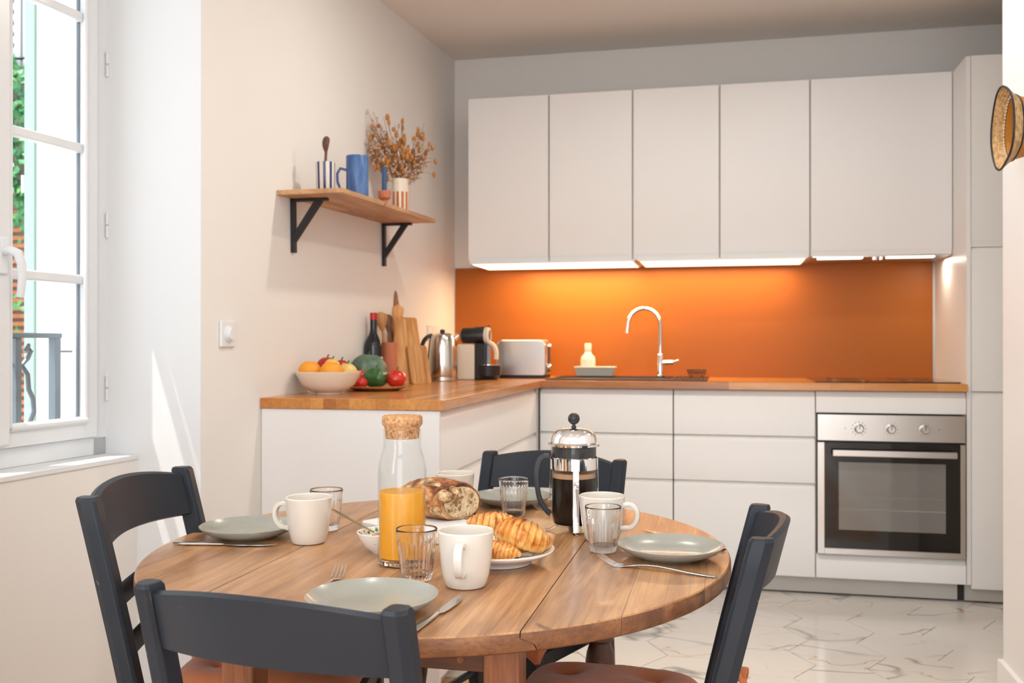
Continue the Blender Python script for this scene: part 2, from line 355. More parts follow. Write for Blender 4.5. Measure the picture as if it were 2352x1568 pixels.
def m_stripe(name, base, stripe, freq, duty, z0=-9, z1=9, rough=0.25, phase=0.0):
    """painted vertical stripes round a turned vessel (object-space angle)"""
    m, nt, b = mat(name); L = nt.links.new
    tc = nd(nt, 'ShaderNodeTexCoord'); sp = nd(nt, 'ShaderNodeSeparateXYZ'); L(tc.outputs['Object'], sp.inputs[0])
    at = nd(nt, 'ShaderNodeMath', operation='ARCTAN2'); L(sp.outputs[1], at.inputs[0]); L(sp.outputs[0], at.inputs[1])
    mu = nd(nt, 'ShaderNodeMath', operation='MULTIPLY_ADD'); mu.inputs[1].default_value = freq/(2*pi); mu.inputs[2].default_value = 20.0 + phase; L(at.outputs[0], mu.inputs[0])
    fr = nd(nt, 'ShaderNodeMath', operation='FRACT'); L(mu.outputs[0], fr.inputs[0])
    lt = nd(nt, 'ShaderNodeMath', operation='LESS_THAN'); lt.inputs[1].default_value = duty; L(fr.outputs[0], lt.inputs[0])
    lz = nd(nt, 'ShaderNodeMath', operation='LESS_THAN'); lz.inputs[1].default_value = z1; L(sp.outputs[2], lz.inputs[0])
    gz = nd(nt, 'ShaderNodeMath', operation='GREATER_THAN'); gz.inputs[1].default_value = z0; L(sp.outputs[2], gz.inputs[0])
    m1 = nd(nt, 'ShaderNodeMath', operation='MULTIPLY'); L(lt.outputs[0], m1.inputs[0]); L(lz.outputs[0], m1.inputs[1])
    m2 = nd(nt, 'ShaderNodeMath', operation='MULTIPLY'); L(m1.outputs[0], m2.inputs[0]); L(gz.outputs[0], m2.inputs[1])
    mx = nd(nt, 'ShaderNodeMixRGB'); mx.inputs[1].default_value = rgba(base); mx.inputs[2].default_value = rgba(stripe)
    L(m2.outputs[0], mx.inputs[0]); L(mx.outputs[0], b.inputs['Base Color']); b.inputs['Roughness'].default_value = rough
    return m
M['cup_stripe'] = m_stripe('navy_striped_glaze', (0.72, 0.66, 0.58), (0.022, 0.035, 0.16), 9, 0.42)
M['vase_stripe'] = m_stripe('orange_striped_glaze', (0.74, 0.64, 0.52), (0.48, 0.12, 0.012), 11, 0.52, z1=0.095)
M['blue_pitcher'] = m_noise('blue_glaze', [(0.3, srgb(44, 76, 134)), (0.55, srgb(70, 106, 160)), (0.75, srgb(120, 150, 188))], 12, 0.3, 0.1, 60, stretch=(2, 2, 0.6))
M['navy'] = simple('navy_glaze', (0.03, 0.06, 0.25), 0.3)
M['apple'] = m_noise('apple_skin', [(0.35, srgb(150, 22, 22)), (0.6, srgb(190, 40, 32)), (0.75, srgb(220, 170, 80))], 9, 0.3, 0.05, 60)
M['yellow_apple'] = m_noise('yellow_apple_skin', [(0.35, srgb(210, 170, 80)), (0.7, srgb(232, 206, 130))], 8, 0.35, 0.05, 60)
M['orange'] = simple('orange_peel', (0.82, 0.32, 0.02), 0.45, bump=0.6, bscale=280)
M['tomato'] = simple('tomato_skin', (0.56, 0.025, 0.012), 0.18, coat=0.2)
M['pepper'] = simple('green_pepper_skin', (0.035, 0.12, 0.035), 0.22, coat=0.2)
M['stem'] = simple('green_stem', (0.06, 0.13, 0.03), 0.6)
M['squash'] = m_noise('green_squash_skin', [(0.35, srgb(66, 92, 78)), (0.55, srgb(100, 126, 106)), (0.72, srgb(150, 168, 140))], 14, 0.5, 0.2, 80)
M['bottle'] = simple('dark_bottle_glass', (0.010, 0.012, 0.014), 0.1, spec=0.6)
M['red'] = simple('red_capsule', (0.45, 0.015, 0.02), 0.3)
M['paper'] = simple('label_paper', (0.72, 0.64, 0.54), 0.7)
M['stalk'] = simple('dried_stalk', (0.30, 0.16, 0.08), 0.8)
M['bloom'] = simple('dried_bloom', (0.42, 0.17, 0.04), 0.85)
M['bloom_pale'] = simple('dried_baby_bloom', (0.55, 0.36, 0.26), 0.85)
M['straw'] = None
def m_straw():
    m, nt, b = mat('woven_straw'); L = nt.links.new
    tc = nd(nt, 'ShaderNodeTexCoord')
    w = nd(nt, 'ShaderNodeTexWave', wave_type='RINGS'); w.rings_direction = 'X'; w.inputs['Scale'].default_value = 55; w.inputs['Distortion'].default_value = 0.6
    L(tc.outputs['Object'], w.inputs['Vector'])
    n = nd(nt, 'ShaderNodeTexNoise', Scale=90, Detail=3); L(tc.outputs['Object'], n.inputs['Vector'])
    r = ramp(nt, [(0.3, srgb(150, 112, 68)), (0.6, srgb(204, 168, 116))]); L(n.outputs[0], r.inputs[0]); L(r.outputs[0], b.inputs['Base Color'])
    b.inputs['Roughness'].default_value = 0.75
    bp = nd(nt, 'ShaderNodeBump', Strength=0.8, Distance=0.002); L(w.outputs['Fac'], bp.inputs['Height']); L(bp.outputs[0], b.inputs['Normal'])
    return m
M['straw'] = m_straw()
M['ochre'] = simple('ochre_straw', (0.46, 0.19, 0.02), 0.7, bump=0.5, bscale=200)
M['white_bead'] = simple('white_stitch', (0.82, 0.80, 0.76), 0.6)
M['stucco'] = simple('outside_stucco', (0.86, 0.84, 0.80), 0.9, bump=0.3, bscale=60)
M['mint'] = simple('mint_shutter_paint', (0.36, 0.49, 0.42), 0.6)
M['iron'] = simple('grey_wrought_iron', (0.17, 0.19, 0.21), 0.45, metal=0.3)
M['leaf'] = m_noise('ivy_leaf', [(0.3, srgb(34, 84, 54)), (0.5, srgb(64, 136, 76)), (0.7, srgb(140, 190, 100))], 3.0, 0.35, 0, 30)
M['facade'] = simple('far_facade', (0.46, 0.36, 0.28), 0.9, var=0.1, vscale=2)
M['brick_paint'] = simple('terracotta_shutter', (0.46, 0.16, 0.06), 0.7)
M['grey_shutter'] = simple('grey_shutter_paint', (0.55, 0.55, 0.56), 0.6)
M['hob_mark'] = simple('hob_print', (0.05, 0.045, 0.04), 0.3)
M['slate'] = simple('dark_sink_composite', (0.035, 0.03, 0.028), 0.4)

# ------------------------------------------------------------------ mesh builder
class B:
    def __init__(s): s.bm = bmesh.new()
    def box(s, x0, x1, y0, y1, z0, z1, mx=None):
        v = [s.bm.verts.new((x, y, z)) for x in (x0, x1) for y in (y0, y1) for z in (z0, z1)]
        if mx is not None:
            for q in v: q.co = mx @ q.co
        for f in ((0, 1, 3, 2), (4, 6, 7, 5), (0, 4, 5, 1), (2, 3, 7, 6), (0, 2, 6, 4), (1, 5, 7, 3)):
            s.bm.faces.new([v[i] for i in f])
        return s
    def lathe(s, prof, n=48, mx=None, mod=None, cap0=True, cap1=True):
        """prof: list of (r, z); mod(angle, r, z, i)->r"""
        rings = []
        for i, (r, z) in enumerate(prof):
            if r < 1e-6:
                v = s.bm.verts.new((0, 0, z)); rings.append([v]); continue
            rings.append([s.bm.verts.new(((mod(2*pi*k/n, r, z, i) if mod else r)*cos(2*pi*k/n), (mod(2*pi*k/n, r, z, i) if mod else r)*sin(2*pi*k/n), z)) for k in range(n)])
        for a, b in zip(rings, rings[1:]):
            if len(a) == 1 and len(b) == 1: continue
            for k in range(n):
                k2 = (k+1) % n
                if len(a) == 1: s.bm.faces.new((a[0], b[k2], b[k]))
                elif len(b) == 1: s.bm.faces.new((a[k], a[k2], b[0]))
                else: s.bm.faces.new((a[k], a[k2], b[k2], b[k]))
        if cap0 and len(rings[0]) > 1: s.bm.faces.new(rings[0][::-1])
        if cap1 and len(rings[-1]) > 1: s.bm.faces.new(rings[-1])
        if mx is not None:
            for r in rings:
                for v in r: v.co = mx @ v.co
        return s
    def tube(s, pts, r, n=10, closed=False, radii=None, flat=None, up=None):
        """round (or flat=(w,h)) section swept along pts"""
        pts = [Vector(p) for p in pts]; m = len(pts); rings = []
        nrm = None
        for i, p in enumerate(pts):
            a = pts[(i-1) % m] if (closed or i > 0) else p
            c = pts[(i+1) % m] if (closed or i < m-1) else p
            t = (c-a).normalized()
            if nrm is None:
                u = Vector(up) if up else (Vector((0, 0, 1)) if abs(t.z) < 0.9 else Vector((1, 0, 0)))
                nrm = (u - t*u.dot(t)).normalized()
            else:
                nrm = (nrm - t*nrm.dot(t)).normalized()
            bn = t.cross(nrm)
            rr = radii[i] if radii else r
            ring = []
            for k in range(n):
                an = 2*pi*k/n
                if flat:
                    e = 0.35
                    cx, sx = cos(an), sin(an)
                    q = bn*(flat[0]*rr*math.copysign(abs(cx)**e, cx)) + nrm*(flat[1]*rr*math.copysign(abs(sx)**e, sx))
                else: q = nrm*(rr*cos(an)) + bn*(rr*sin(an))
                ring.append(s.bm.verts.new(p+q))
            rings.append(ring)
        R = rings + ([rings[0]] if closed else [])
        for a, b in zip(R, R[1:]):
            for k in range(n): s.bm.faces.new((a[k], a[(k+1) % n], b[(k+1) % n], b[k]))
        if not closed:
            s.bm.faces.new(rings[0][::-1]); s.bm.faces.new(rings[-1])
        return s
    def loft(s, rings, closed=True, caps=True):
        rs = [[s.bm.verts.new(p) for p in r] for r in rings]; n = len(rs[0])
        for a, b in zip(rs, rs[1:]):
            for k in range(n if closed else n-1): s.bm.faces.new((a[k], a[(k+1) % n], b[(k+1) % n], b[k]))
        if caps and closed: s.bm.faces.new(rs[0][::-1]); s.bm.faces.new(rs[-1])
        return s
    def poly(s, pts, h=None, vec=(0, 0, 1)):
        a = [s.bm.verts.new(p) for p in pts]
        if h is None: s.bm.faces.new(a); return s
        v = Vector(vec)*h; b = [s.bm.verts.new(Vector(p)+v) for p in pts]; n = len(a)
        for k in range(n): s.bm.faces.new((a[k], a[(k+1) % n], b[(k+1) % n], b[k]))
        s.bm.faces.new(a[::-1]); s.bm.faces.new(b); return s
    def ball(s, c, r, sub=2, sc=(1, 1, 1), fn=None):
        q = bmesh.ops.create_icosphere(s.bm, subdivisions=sub, radius=1.0)
        for v in q['verts']:
            d = v.co.copy()
            k = fn(d) if fn else 1
            v.co = Vector((c[0]+d.x*r*sc[0]*k, c[1]+d.y*r*sc[1]*k, c[2]+d.z*r*sc[2]*k))
        return s
    def make(s, name, m, parent=None, loc=(0, 0, 0), rot=(0, 0, 0), bevel=0, seg=2, smooth=True, ang=35, sub=0, fix=True):
        if fix: bmesh.ops.recalc_face_normals(s.bm, faces=s.bm.faces)
        me = bpy.data.meshes.new(name); s.bm.to_mesh(me); s.bm.free()
        me.materials.append(m)
        if smooth:
            for p in me.polygons: p.use_smooth = True
            me.set_sharp_from_angle(angle=radians(ang))
        o = bpy.data.objects.new(name, me); C.objects.link(o)
        o.location = loc; o.rotation_euler = rot
        if parent: o.parent = parent
        if bevel:
            md = o.modifiers.new('bevel', 'BEVEL'); md.width = bevel; md.segments = seg; md.limit_method = 'ANGLE'; md.angle_limit = radians(40); md.harden_normals = True
        if sub:
            md = o.modifiers.new('sub', 'SUBSURF'); md.levels = sub; md.render_levels = sub
        return o

def tag(o, label, cat, group=None):
    o['label'] = label; o['category'] = cat
    if group: o['group'] = group
    return o
def thing(name, label, cat, loc=(0, 0, 0), rz=0, group=None):
    o = bpy.data.objects.new(name, None); C.objects.link(o); o.empty_display_size = 0.05
    o.location = loc; o.rotation_euler = (0, 0, rz)
    return tag(o, label, cat, group)
def dup(root, loc, rz, label, scale=None):
    r = root.copy(); C.objects.link(r); r.location = loc; r.rotation_euler = (0, 0, rz); r['label'] = label
    if scale: r.scale = scale
    for ch in list(root.children):
        c = ch.copy(); C.objects.link(c); c.parent = r
        for g in list(ch.children):
            d = g.copy(); C.objects.link(d); d.parent = c
    return r
def struct(o): o['kind'] = 'structure'; return o
def bezier(p0, p1, p2, p3, n=12):
    p0, p1, p2, p3 = map(Vector, (p0, p1, p2, p3)); out = []
    for i in range(n+1):
        t = i/n; out.append(p0*(1-t)**3 + p1*3*t*(1-t)**2 + p2*3*t*t*(1-t) + p3*t**3)
    return out

# ================================================================== THE SETTING
XL = -0.577            # face of the left wall
YJ = -1.896            # far side of the window recess
YN = -2.86             # near side of the window recess
YB = 0.62              # back wall
TH = radians(4.5)      # the window stands a little askew in its recess

# floor slab and wall pieces
floor = struct(B().box(-1.2, 2.7, -6.4, 0.8, -0.08, -0.004).make('floor', M['grout'], smooth=False))
struct(B().box(-0.9, 2.7, YB, YB+0.12, 0, 2.75).make('wall_back', M['wall'], smooth=False))
wl = struct(B().box(XL-0.4, XL, YJ, YB+0.12, 0, 2.7).make('wall_left', M['wall'], smooth=False))
# reveal of the recess: its far cheek is the pale bluish white surface beside the window
struct(B().box(XL-0.297, XL-0.0005, YJ-0.004, YJ, 0, 2.42).make('trim_1', M['window_wall'], smooth=False))
b = B().box(XL-0.4, XL, -4.0, YN, 0, 2.7).box(XL-0.4, XL, -5.3, -4.0, 0, 0.75).box(XL-0.4, XL, -5.3, -4.0, 2.35, 2.7).box(XL-0.4, XL, -6.4, -5.3, 0, 2.7)
struct(b.make('wall_left_near', M['wall'], smooth=False))
# apron below the sill, following the window's own line
def skew(x, y, z):  # offsets: x into the room from the apron face, y along the wall away from the camera (0 at the far cheek)
    c, s = cos(TH), sin(TH)
    return Vector((-0.771 + x*c + y*s, YJ - x*s + y*c, z))
SK = Matrix.Translation((-0.771, YJ, 0)) @ Matrix.Rotation(-TH, 4, 'Z')
struct(B().box(-0.22, 0, -0.98, 0.03, 0, 0.757, SK).make('wall_under_window', M['wall'], smooth=False))
struct(B().box(-0.12, 0.004, -0.98, 0.03, 0.757, 0.772, SK).make('trim_2', M['window_wall'], bevel=0.003))
struct(B().box(XL-0.5, XL, YN, YJ, 2.42, 2.7).make('wall_over_window', M['window_wall'], smooth=False))
# right hand partition, near: its far end shows at the picture's right edge
struct(B().box(1.666, 1.80, -6.4, -1.04, 0, 2.7).make('wall_right', M['trim'], smooth=False))
struct(B().box(1.652, 1.80, -6.4, -1.026, 0, 0.098).make('baseboard_right', M['trim'], bevel=0.003))
struct(B().box(2.45, 2.6, -1.2, 0.8, 0, 2.75).make('wall_kitchen_right', M['wall'], smooth=False))
struct(B().box(1.80, 2.6, -1.2, -1.12, 0, 2.75).make('wall_kitchen_near', M['wall'], smooth=False))
# rear wall of the dining end with its window opening
b = B().box(-1.0, 0.0, -6.4, -6.25, 0, 2.7).box(1.5, 2.0, -6.4, -6.25, 0, 2.7).box(0, 1.5, -6.4, -6.25, 0, 0.3).box(0, 1.5, -6.4, -6.25, 2.4, 2.7)
struct(b.make('wall_rear', M['wall'], smooth=False))
# ceiling, sagging a little over the corner
b = B(); 
prof = [(YB+0.12, 2.592), (-0.9, 2.477), (-6.4, 2.477)]
b.poly([(-1.1, y, z) for y, z in prof] + [(-1.1, -6.4, 2.72), (-1.1, YB+0.12, 2.72)], 3.8, (1, 0, 0))
struct(b.make('ceiling', M['ceiling'], smooth=False))
struct(B().box(XL, XL+0.012, YN-1.1, YN, 0, 0.09).make('baseboard_left', M['trim'], bevel=0.002))

# --- hexagonal marble tiles on the kitchen floor
R = 0.164; hb = B()
hb.poly([((R-0.0016)*cos(k*pi/3), (R-0.0016)*sin(k*pi/3), -0.006) for k in range(6)], 0.006)
hexo = hb.make('tile', M['marble'], floor, bevel=0.0008, seg=1, smooth=False)
first = True
for i in range(-8, 6):
    for j in range(-8, 4):
        x = 1.203 + i*1.5*R; y = -0.49 + j*sqrt(3)*R + (0 if i % 2 == 0 else sqrt(3)*R/2)
        if x < -0.75 or x > 2.5 or y > 0.2 or y < -1.29 + 0.13: continue
        if x < -0.1 and y > -1.45 and False: continue
        o = hexo if first else hexo.copy()
        if not first: C.objects.link(o)
        first = False
        o.location = (x, y, 0)
# half tiles along the joint with the wood, cut straight
for i in range(-8, 6):
    x = 1.203 + i*1.5*R; base = -0.49 + (0 if i % 2 == 0 else sqrt(3)*R/2)
    j = math.floor((-1.29+0.13-base)/(sqrt(3)*R)); y = base + j*sqrt(3)*R
    pts = [((R-0.0016)*cos(k*pi/3), (R-0.0016)*sin(k*pi/3)) for k in range(6)]
    cut = -1.288 - y; out = []
    for a, c in zip(pts, pts[1:]+pts[:1]):
        if a[1] >= cut: out.append(a)
        if (a[1] - cut)*(c[1]-cut) < 0:
            t = (cut-a[1])/(c[1]-a[1]); out.append((a[0]+t*(c[0]-a[0]), cut))
    if len(out) > 2 and -0.75 < x < 2.5:
        B().poly([(p[0], p[1], -0.006) for p in out], 0.006).make('tile', M['marble'], floor, loc=(x, y, 0), smooth=False)
# --- oak planks in the dining end
pw, pl_ = 0.135, 1.25
pb = B().box(0, pl_-0.0015, 0, pw-0.0015, -0.006, 0.0).make('plank', M['floorwood'], floor, bevel=0.0008, seg=1, smooth=False)
first = True
for r in range(22):
    y = -1.291 - (r+1)*pw
    off = (r*0.47) % 1.25
    for k in range(-1, 3):
        x = -0.9 + k*pl_ - 0 + off - 0.6
        if x > 1.65 or x + pl_ < -0.85: continue
        o = pb if first else pb.copy()
        if not first: C.objects.link(o)
        first = False
        o.location = (x, y, 0)
struct(B().box(-1.0, 1.7, -6.3, -1.291-22*pw, -0.006, -0.001).make('floor_near', M['floorwood'], smooth=False))

# ================================================================== WINDOW
win = bpy.data.objects.new('window_1', None); C.objects.link(win); struct(win)
win.matrix_world = Matrix.Translation((-0.871, YJ, 0)) @ Matrix.Rotation(-TH, 4, 'Z')
# local: x into the room, y along the wall (0 at the far cheek, negative towards the camera)
b = B().box(-0.05, 0.0, -0.055, 0.0, 0.772, 2.42).box(-0.05, 0.0, -0.98, 0.0, 0.772, 0.822).box(-0.05, 0.0, -0.98, 0, 2.34, 2.42).box(-0.05, 0.0, -0.98, -0.925, 0.772, 2.42)
b.make('frame', M['pvc'], win, bevel=0.003)
def leaf_(y0, y1, x, glz0, glz1, name='sash'):
    """opening leaf from y0 (hinge side) to y1, inner face at x"""
    b = B()
    w = 0.047
    ya, yb = min(y0, y1), max(y0, y1)
    b.box(x-0.045, x, yb-w, yb, 0.823, 2.335); b.box(x-0.045, x, ya, ya+w+0.004, 0.823, 2.335)
    b.box(x-0.045, x, ya+w, yb-w, 0.823, 0.868); b.box(x-0.045, x, ya+w, yb-w, 2.30, 2.335)
    s = b.make(name, M['pvc'], win, bevel=0.003)
    # rounded glazing bead
    b = B()
    for (p, q, r_) in (((x, yb-w, 0.872), (x, ya+w, 0.872), 0.011), ((x, yb-w, 0.872), (x, yb-w, 2.30), 0.007), ((x, ya+w, 0.872), (x, ya+w, 2.30), 0.007)):
        b.tube([p, q], r_, 10)
    b.make('glazing_bead', M['pvc'], s)
    for z in (1.252, 1.607, 1.962):
        b = B().box(x-0.034, x-0.006, ya+w, yb-w, z-0.0125, z+0.0125); b.make('glazing_bar', M['pvc'], s, bevel=0.005, seg=3)
    B().box(x-0.026, x-0.022, ya+w-0.004, yb-w+0.004, 0.865, 2.302).make('pane', M['pane'], s, smooth=False)
    B().box(x-0.028, x-0.020, yb-w-0.004, yb-w, 0.868, 2.30).make('seal', M['iron'], s)
    return s
s1 = leaf_(-0.052, -0.405, 0.014, 0, 0)
s2 = leaf_(-0.918, -0.405, 0.014, 0, 0)
B().box(-0.002, 0.034, -0.43, -0.372, 0.83, 2.33).make('meeting_stile', M['pvc'], win, bevel=0.008, seg=3)
h = B().box(0.034, 0.042, -0.412, -0.388, 1.245, 1.335).make('window_handle', M['pvc'], win, bevel=0.008, seg=3)
B().tube([(0.040, -0.400, 1.30), (0.060, -0.400, 1.302), (0.076, -0.396, 1.295), (0.082, -0.390, 1.27), (0.080, -0.386, 1.23), (0.074, -0.386, 1.19)], 0.0105, 12,
         radii=[0.011, 0.011, 0.0115, 0.011, 0.010, 0.009]).make('lever', M['pvc'], h)
for z in (0.955, 1.41, 1.86):
    B().tube([(0.006, -0.006, z-0.034), (0.006, -0.006, z-0.002)], 0.0048, 10).tube([(0.006, -0.006, z+0.002), (0.006, -0.006, z+0.034)], 0.0048, 10).make('hinge', M['hardware'], win)

# ================================================================== OUTSIDE
struct(B().box(-1.12, -0.90, YJ+0.026, -0.9, -1.5, 2.36).make('wall_outer_reveal', M['stucco'], smooth=False))
struct(B().box(-1.12, -0.93, -3.6, -0.9, 2.36, 4.5).make('wall_outer_lintel', M['stucco'], smooth=False))
struct(B().box(-1.16, -0.93, -3.0, YJ+0.026, 0.60, 0.76).make('trim_3', M['stucco'], smooth=False))
sh = thing('window_shutter', 'mint green shutter folded back outside the window, seen edge on', 'shutter', (-1.135, YJ+0.035, 0.80))
B().box(-0.035, 0, 0, 0.045, 0, 1.52).box(-0.035, 0, 0.40, 0.445, 0, 1.52).box(-0.035, 0, 0.045, 0.40, 0, 0.06).box(-0.035, 0, 0.045, 0.40, 1.46, 1.52).make('frame', M['mint'], sh, bevel=0.003)
for k in range(26):
    o = B().box(-0.03, -0.005, 0.045, 0.40, 0.075+k*0.053, 0.083+k*0.053).make('slat', M['mint'], sh, rot=(0, 0, 0))
B().box(-0.045, -0.035, 0.0, 0.02, 0.72, 0.77).make('latch', M['hardware'], sh)

rl = thing('balcony_railing', 'grey wrought iron railing with scrolls outside the window', 'railing', (-0.985, -1.965, 0.772))
B().box(-0.012, 0.012, -0.011, 0.011, 0, 0.335).make('post', M['iron'], rl, bevel=0.002)
B().box(-0.016, 0.016, -0.86, 0.012, 0.322, 0.336).make('handrail', M['iron'], rl, bevel=0.003)
B().box(-0.008, 0.008, -0.86, 0.0, 0.006, 0.018).make('bottom_rail', M['iron'], rl, bevel=0.002)
for k in range(6):
    y = -0.145-0.13*k
    b = B().box(-0.008, 0.008, y-0.010, y+0.010, 0.015, 0.322)
    b.make('baluster', M['iron'], rl, bevel=0.002)
    for sgn in (1, -1):
        pts = [(0, y+sgn*0.030, 0.285), (0, y+sgn*0.044, 0.302), (0, y+sgn*0.052, 0.288), (0, y+sgn*0.040, 0.268), (0, y+sgn*0.018, 0.25), (0, y+sgn*0.040, 0.225), (0, y+sgn*0.044, 0.185), (0, y+sgn*0.060, 0.160), (0, y+sgn*0.064, 0.125), (0, y+sgn*0.045, 0.090), (0, y+sgn*0.040, 0.050), (0, y+sgn*0.020, 0.028)]
        B().tube(pts, 0.0065, 8).make('scroll', M['iron'], rl)
for z in (0.285, 0.022):
    B().box(-0.004, 0.004, 0.010, 0.094, z-0.003, z+0.003).make('bracket', M['iron'], rl)

# house across the yard, with ivy and louvred shutters
fb = thing('far_house', 'sunlit terracotta shuttered house seen through the window behind ivy', 'house', (-5.3, 3.2, 0))
B().box(-4.0, 3.0, 0.0, 0.4, -4, 8).make('wall', M['facade'], fb, smooth=False)
for sx in (-0.85, -0.28, 0.35):
    f = B().box(sx-0.03, sx+0.03, -0.09, 0, -2.0, 2.25).box(sx+0.42, sx+0.47, -0.09, 0, -2.0, 2.25).box(sx, sx+0.44, -0.09, 0, 2.2, 2.27).make('shutter', M['brick_paint'], fb)
    b = B()
    for k in range(60): b.box(sx+0.03, sx+0.42, -0.075, -0.02, -1.98+k*0.07, -1.945+k*0.07)
    o = b.make('louvre', M['brick_paint'], f); o['kind'] = 'stuff'
for sx in (-0.45, 0.0):
    f = B().box(sx, sx+0.06, -0.09, 0, 3.62, 6.0).box(sx+0.36, sx+0.42, -0.09, 0, 3.62, 6.0).box(sx, sx+0.42, -0.09, 0, 3.56, 3.64).make('shutter', M['grey_shutter'], fb)
    for k in range(22): B().box(sx+0.05, sx+0.37, -0.08, -0.02, 3.68+k*0.10, 3.735+k*0.10).make('slat', M['grey_shutter'], f)
B().box(-1.3, -0.60, -0.6, 0.0, -4, 1.75).make('pillar', M['black_metal'], fb, smooth=False)
b = B(); rv = random.Random(3)
for k in range(5200):
    x = rv.uniform(-1.6, 1.6); z = rv.uniform(2.05, 3.75) if k < 4300 else rv.uniform(-1.5, 2.1)
    if k >= 4300 and noise.noise(Vector((x*2.2, z*1.1, 5))) < 0.12: continue
    if z > 3.4 and noise.noise(Vector((x*3, 0, 1)))*0.5+3.58 < z: continue
    if z < 2.35 and k < 4300 and noise.noise(Vector((x*3, 0, 9)))*0.5+2.2 > z: continue
    y = -0.12 - rv.random()*0.22; s_ = rv.uniform(0.028, 0.055)
    c = Vector((x, y, z)); n = Vector((rv.uniform(-.7, .7), -1, rv.uniform(-.4, .9))).normalized()
    u = n.cross(Vector((0, 0, 1))).normalized(); v = n.cross(u)
    an = rv.uniform(0, 6.28); u, v = u*cos(an)+v*sin(an), v*cos(an)-u*sin(an)
    b.poly([c-v*s_, c+u*s_*0.75-v*s_*0.1, c+v*s_+n*0.012, c-u*s_*0.75-v*s_*0.1])
o = b.make('ivy', M['leaf'], None, loc=(-5.3, 3.2, 0), smooth=False, fix=False)
tag(o, 'dense green ivy climbing the wall seen through the window', 'ivy'); o['kind'] = 'stuff'
struct(B().box(-9, -1.2, -6, 6, -4.1, -4.0).make('ground', M['stucco'], smooth=False))

# ================================================================== KITCHEN
ZW = 0.88; ZT = 0.912
def front(parent, name, x0, x1, z0, z1, y=0.0, grip=True, m=None, top_grip=True, low_grip=False):
    """lacquered front whose upper edge slopes back into a finger grip"""
    m = m or M['lacquer']; b = B()
    g = 0.024 if grip else 0
    if grip and not low_grip:
        prof = [(y+0.019, z0), (y, z0), (y, z1-g), (y+0.003, z1-g+0.004), (y+0.010, z1-0.006), (y+0.013, z1), (y+0.019, z1)]
    elif low_grip:
        prof = [(y+0.019, z0), (y+0.011, z0), (y+0.009, z0+0.010), (y+0.003, z0+g), (y, z0+g+0.005), (y, z1), (y+0.019, z1)]
    else: prof = [(y+0.019, z0), (y, z0), (y, z1), (y+0.019, z1)]
    b.poly([(x0, p[0], p[1]) for p in prof], x1-x0, (1, 0, 0))
    return b.make(name, m, parent, bevel=0.001, seg=1, ang=50)

def base_cab(name, label, x0, x1, fronts):
    t = thing(name, label, 'cabinet', (x0, 0, 0), 0)
    w = x1-x0
    B().box(0.001, w-0.001, 0.021, 0.60, 0.08, ZW-0.001).make('body', M['lacquer_in'], t, smooth=False)
    B().box(0, 0.0035, 0.006, 0.021, 0.08, ZW-0.012).make('edge_gap', M['gap'] if x0 > 0 else M['plinth'], t, smooth=False)
    for nm, z0, z1 in fronts: front(t, nm, 0.0035, w-0.0015, z0+0.0015, z1-0.0015)
    return t
FR = [('drawer', 0.68, 0.876), ('drawer', 0.48, 0.68), ('drawer', 0.08, 0.48)]
base_cab('base_cabinet', 'white handleless drawer cabinet under the sink, behind the dark chair back', 0.0, 0.6, FR)
base_cab('base_cabinet', 'white handleless drawer cabinet between the sink cabinet and the oven', 0.6, 1.2, FR)
t = thing('oven_cabinet', 'white cabinet strips above and below the built-in oven', 'cabinet', (1.2, 0, 0))
B().box(0.001, 0.599, 0.03, 0.60, 0.08, 0.184).box(0.001, 0.599, 0.03, 0.60, 0.782, ZW-0.001).box(0.001, 0.006, 0.03, 0.6, 0.184, 0.782).box(0.594, 0.599, 0.03, 0.6, 0.184, 0.782).make('body', M['lacquer_in'], t, smooth=False)
front(t, 'filler_strip', 0.003, 0.597, 0.786, 0.876)
front(t, 'drawer', 0.003, 0.597, 0.082, 0.181)
# oven
ov = thing('built_in_oven', 'stainless steel built-in oven with three round knobs', 'oven', (1.2, 0, 0))
B().box(0.008, 0.592, 0.004, 0.50, 0.187, 0.779).make('body', M['black_metal'], ov, smooth=False)
B().box(0.008, 0.592, -0.014, 0.004, 0.668, 0.779).make('control_panel', M['steel'], ov, bevel=0.002)
d = B().box(0.008, 0.036, -0.014, 0.003, 0.187, 0.660).box(0.573, 0.592, -0.014, 0.003, 0.187, 0.660).box(0.036, 0.573, -0.014, 0.003, 0.187, 0.212).make('door', M['steel'], ov, bevel=0.001)
B().box(0.036, 0.573, -0.012, 0.0, 0.212, 0.660).make('door_glass', M['black_gloss'], d, smooth=False)
M['oven_win'] = simple('oven_window_glass', (0.17, 0.165, 0.155), 0.06, spec=0.9, coat=1.0)
B().box(0.094, 0.516, -0.0125, -0.011, 0.292, 0.578).make('viewing_window', M['oven_win'], d, smooth=False)
B().box(0.094, 0.516, -0.0132, -0.0124, 0.378, 0.3815).box(0.094, 0.516, -0.0132, -0.0124, 0.432, 0.4335).make('rack', simple('dim_rack', (0.30, 0.27, 0.23), 0.5), d)
hd = B().box(0.066, 0.553, -0.052, -0.037, 0.606, 0.633).make('handle', M['steel'], d, bevel=0.003)
B().box(0.08, 0.10, -0.04, -0.012, 0.612, 0.627).box(0.52, 0.54, -0.04, -0.012, 0.612, 0.627).make('handle_mount', M['steel'], hd)
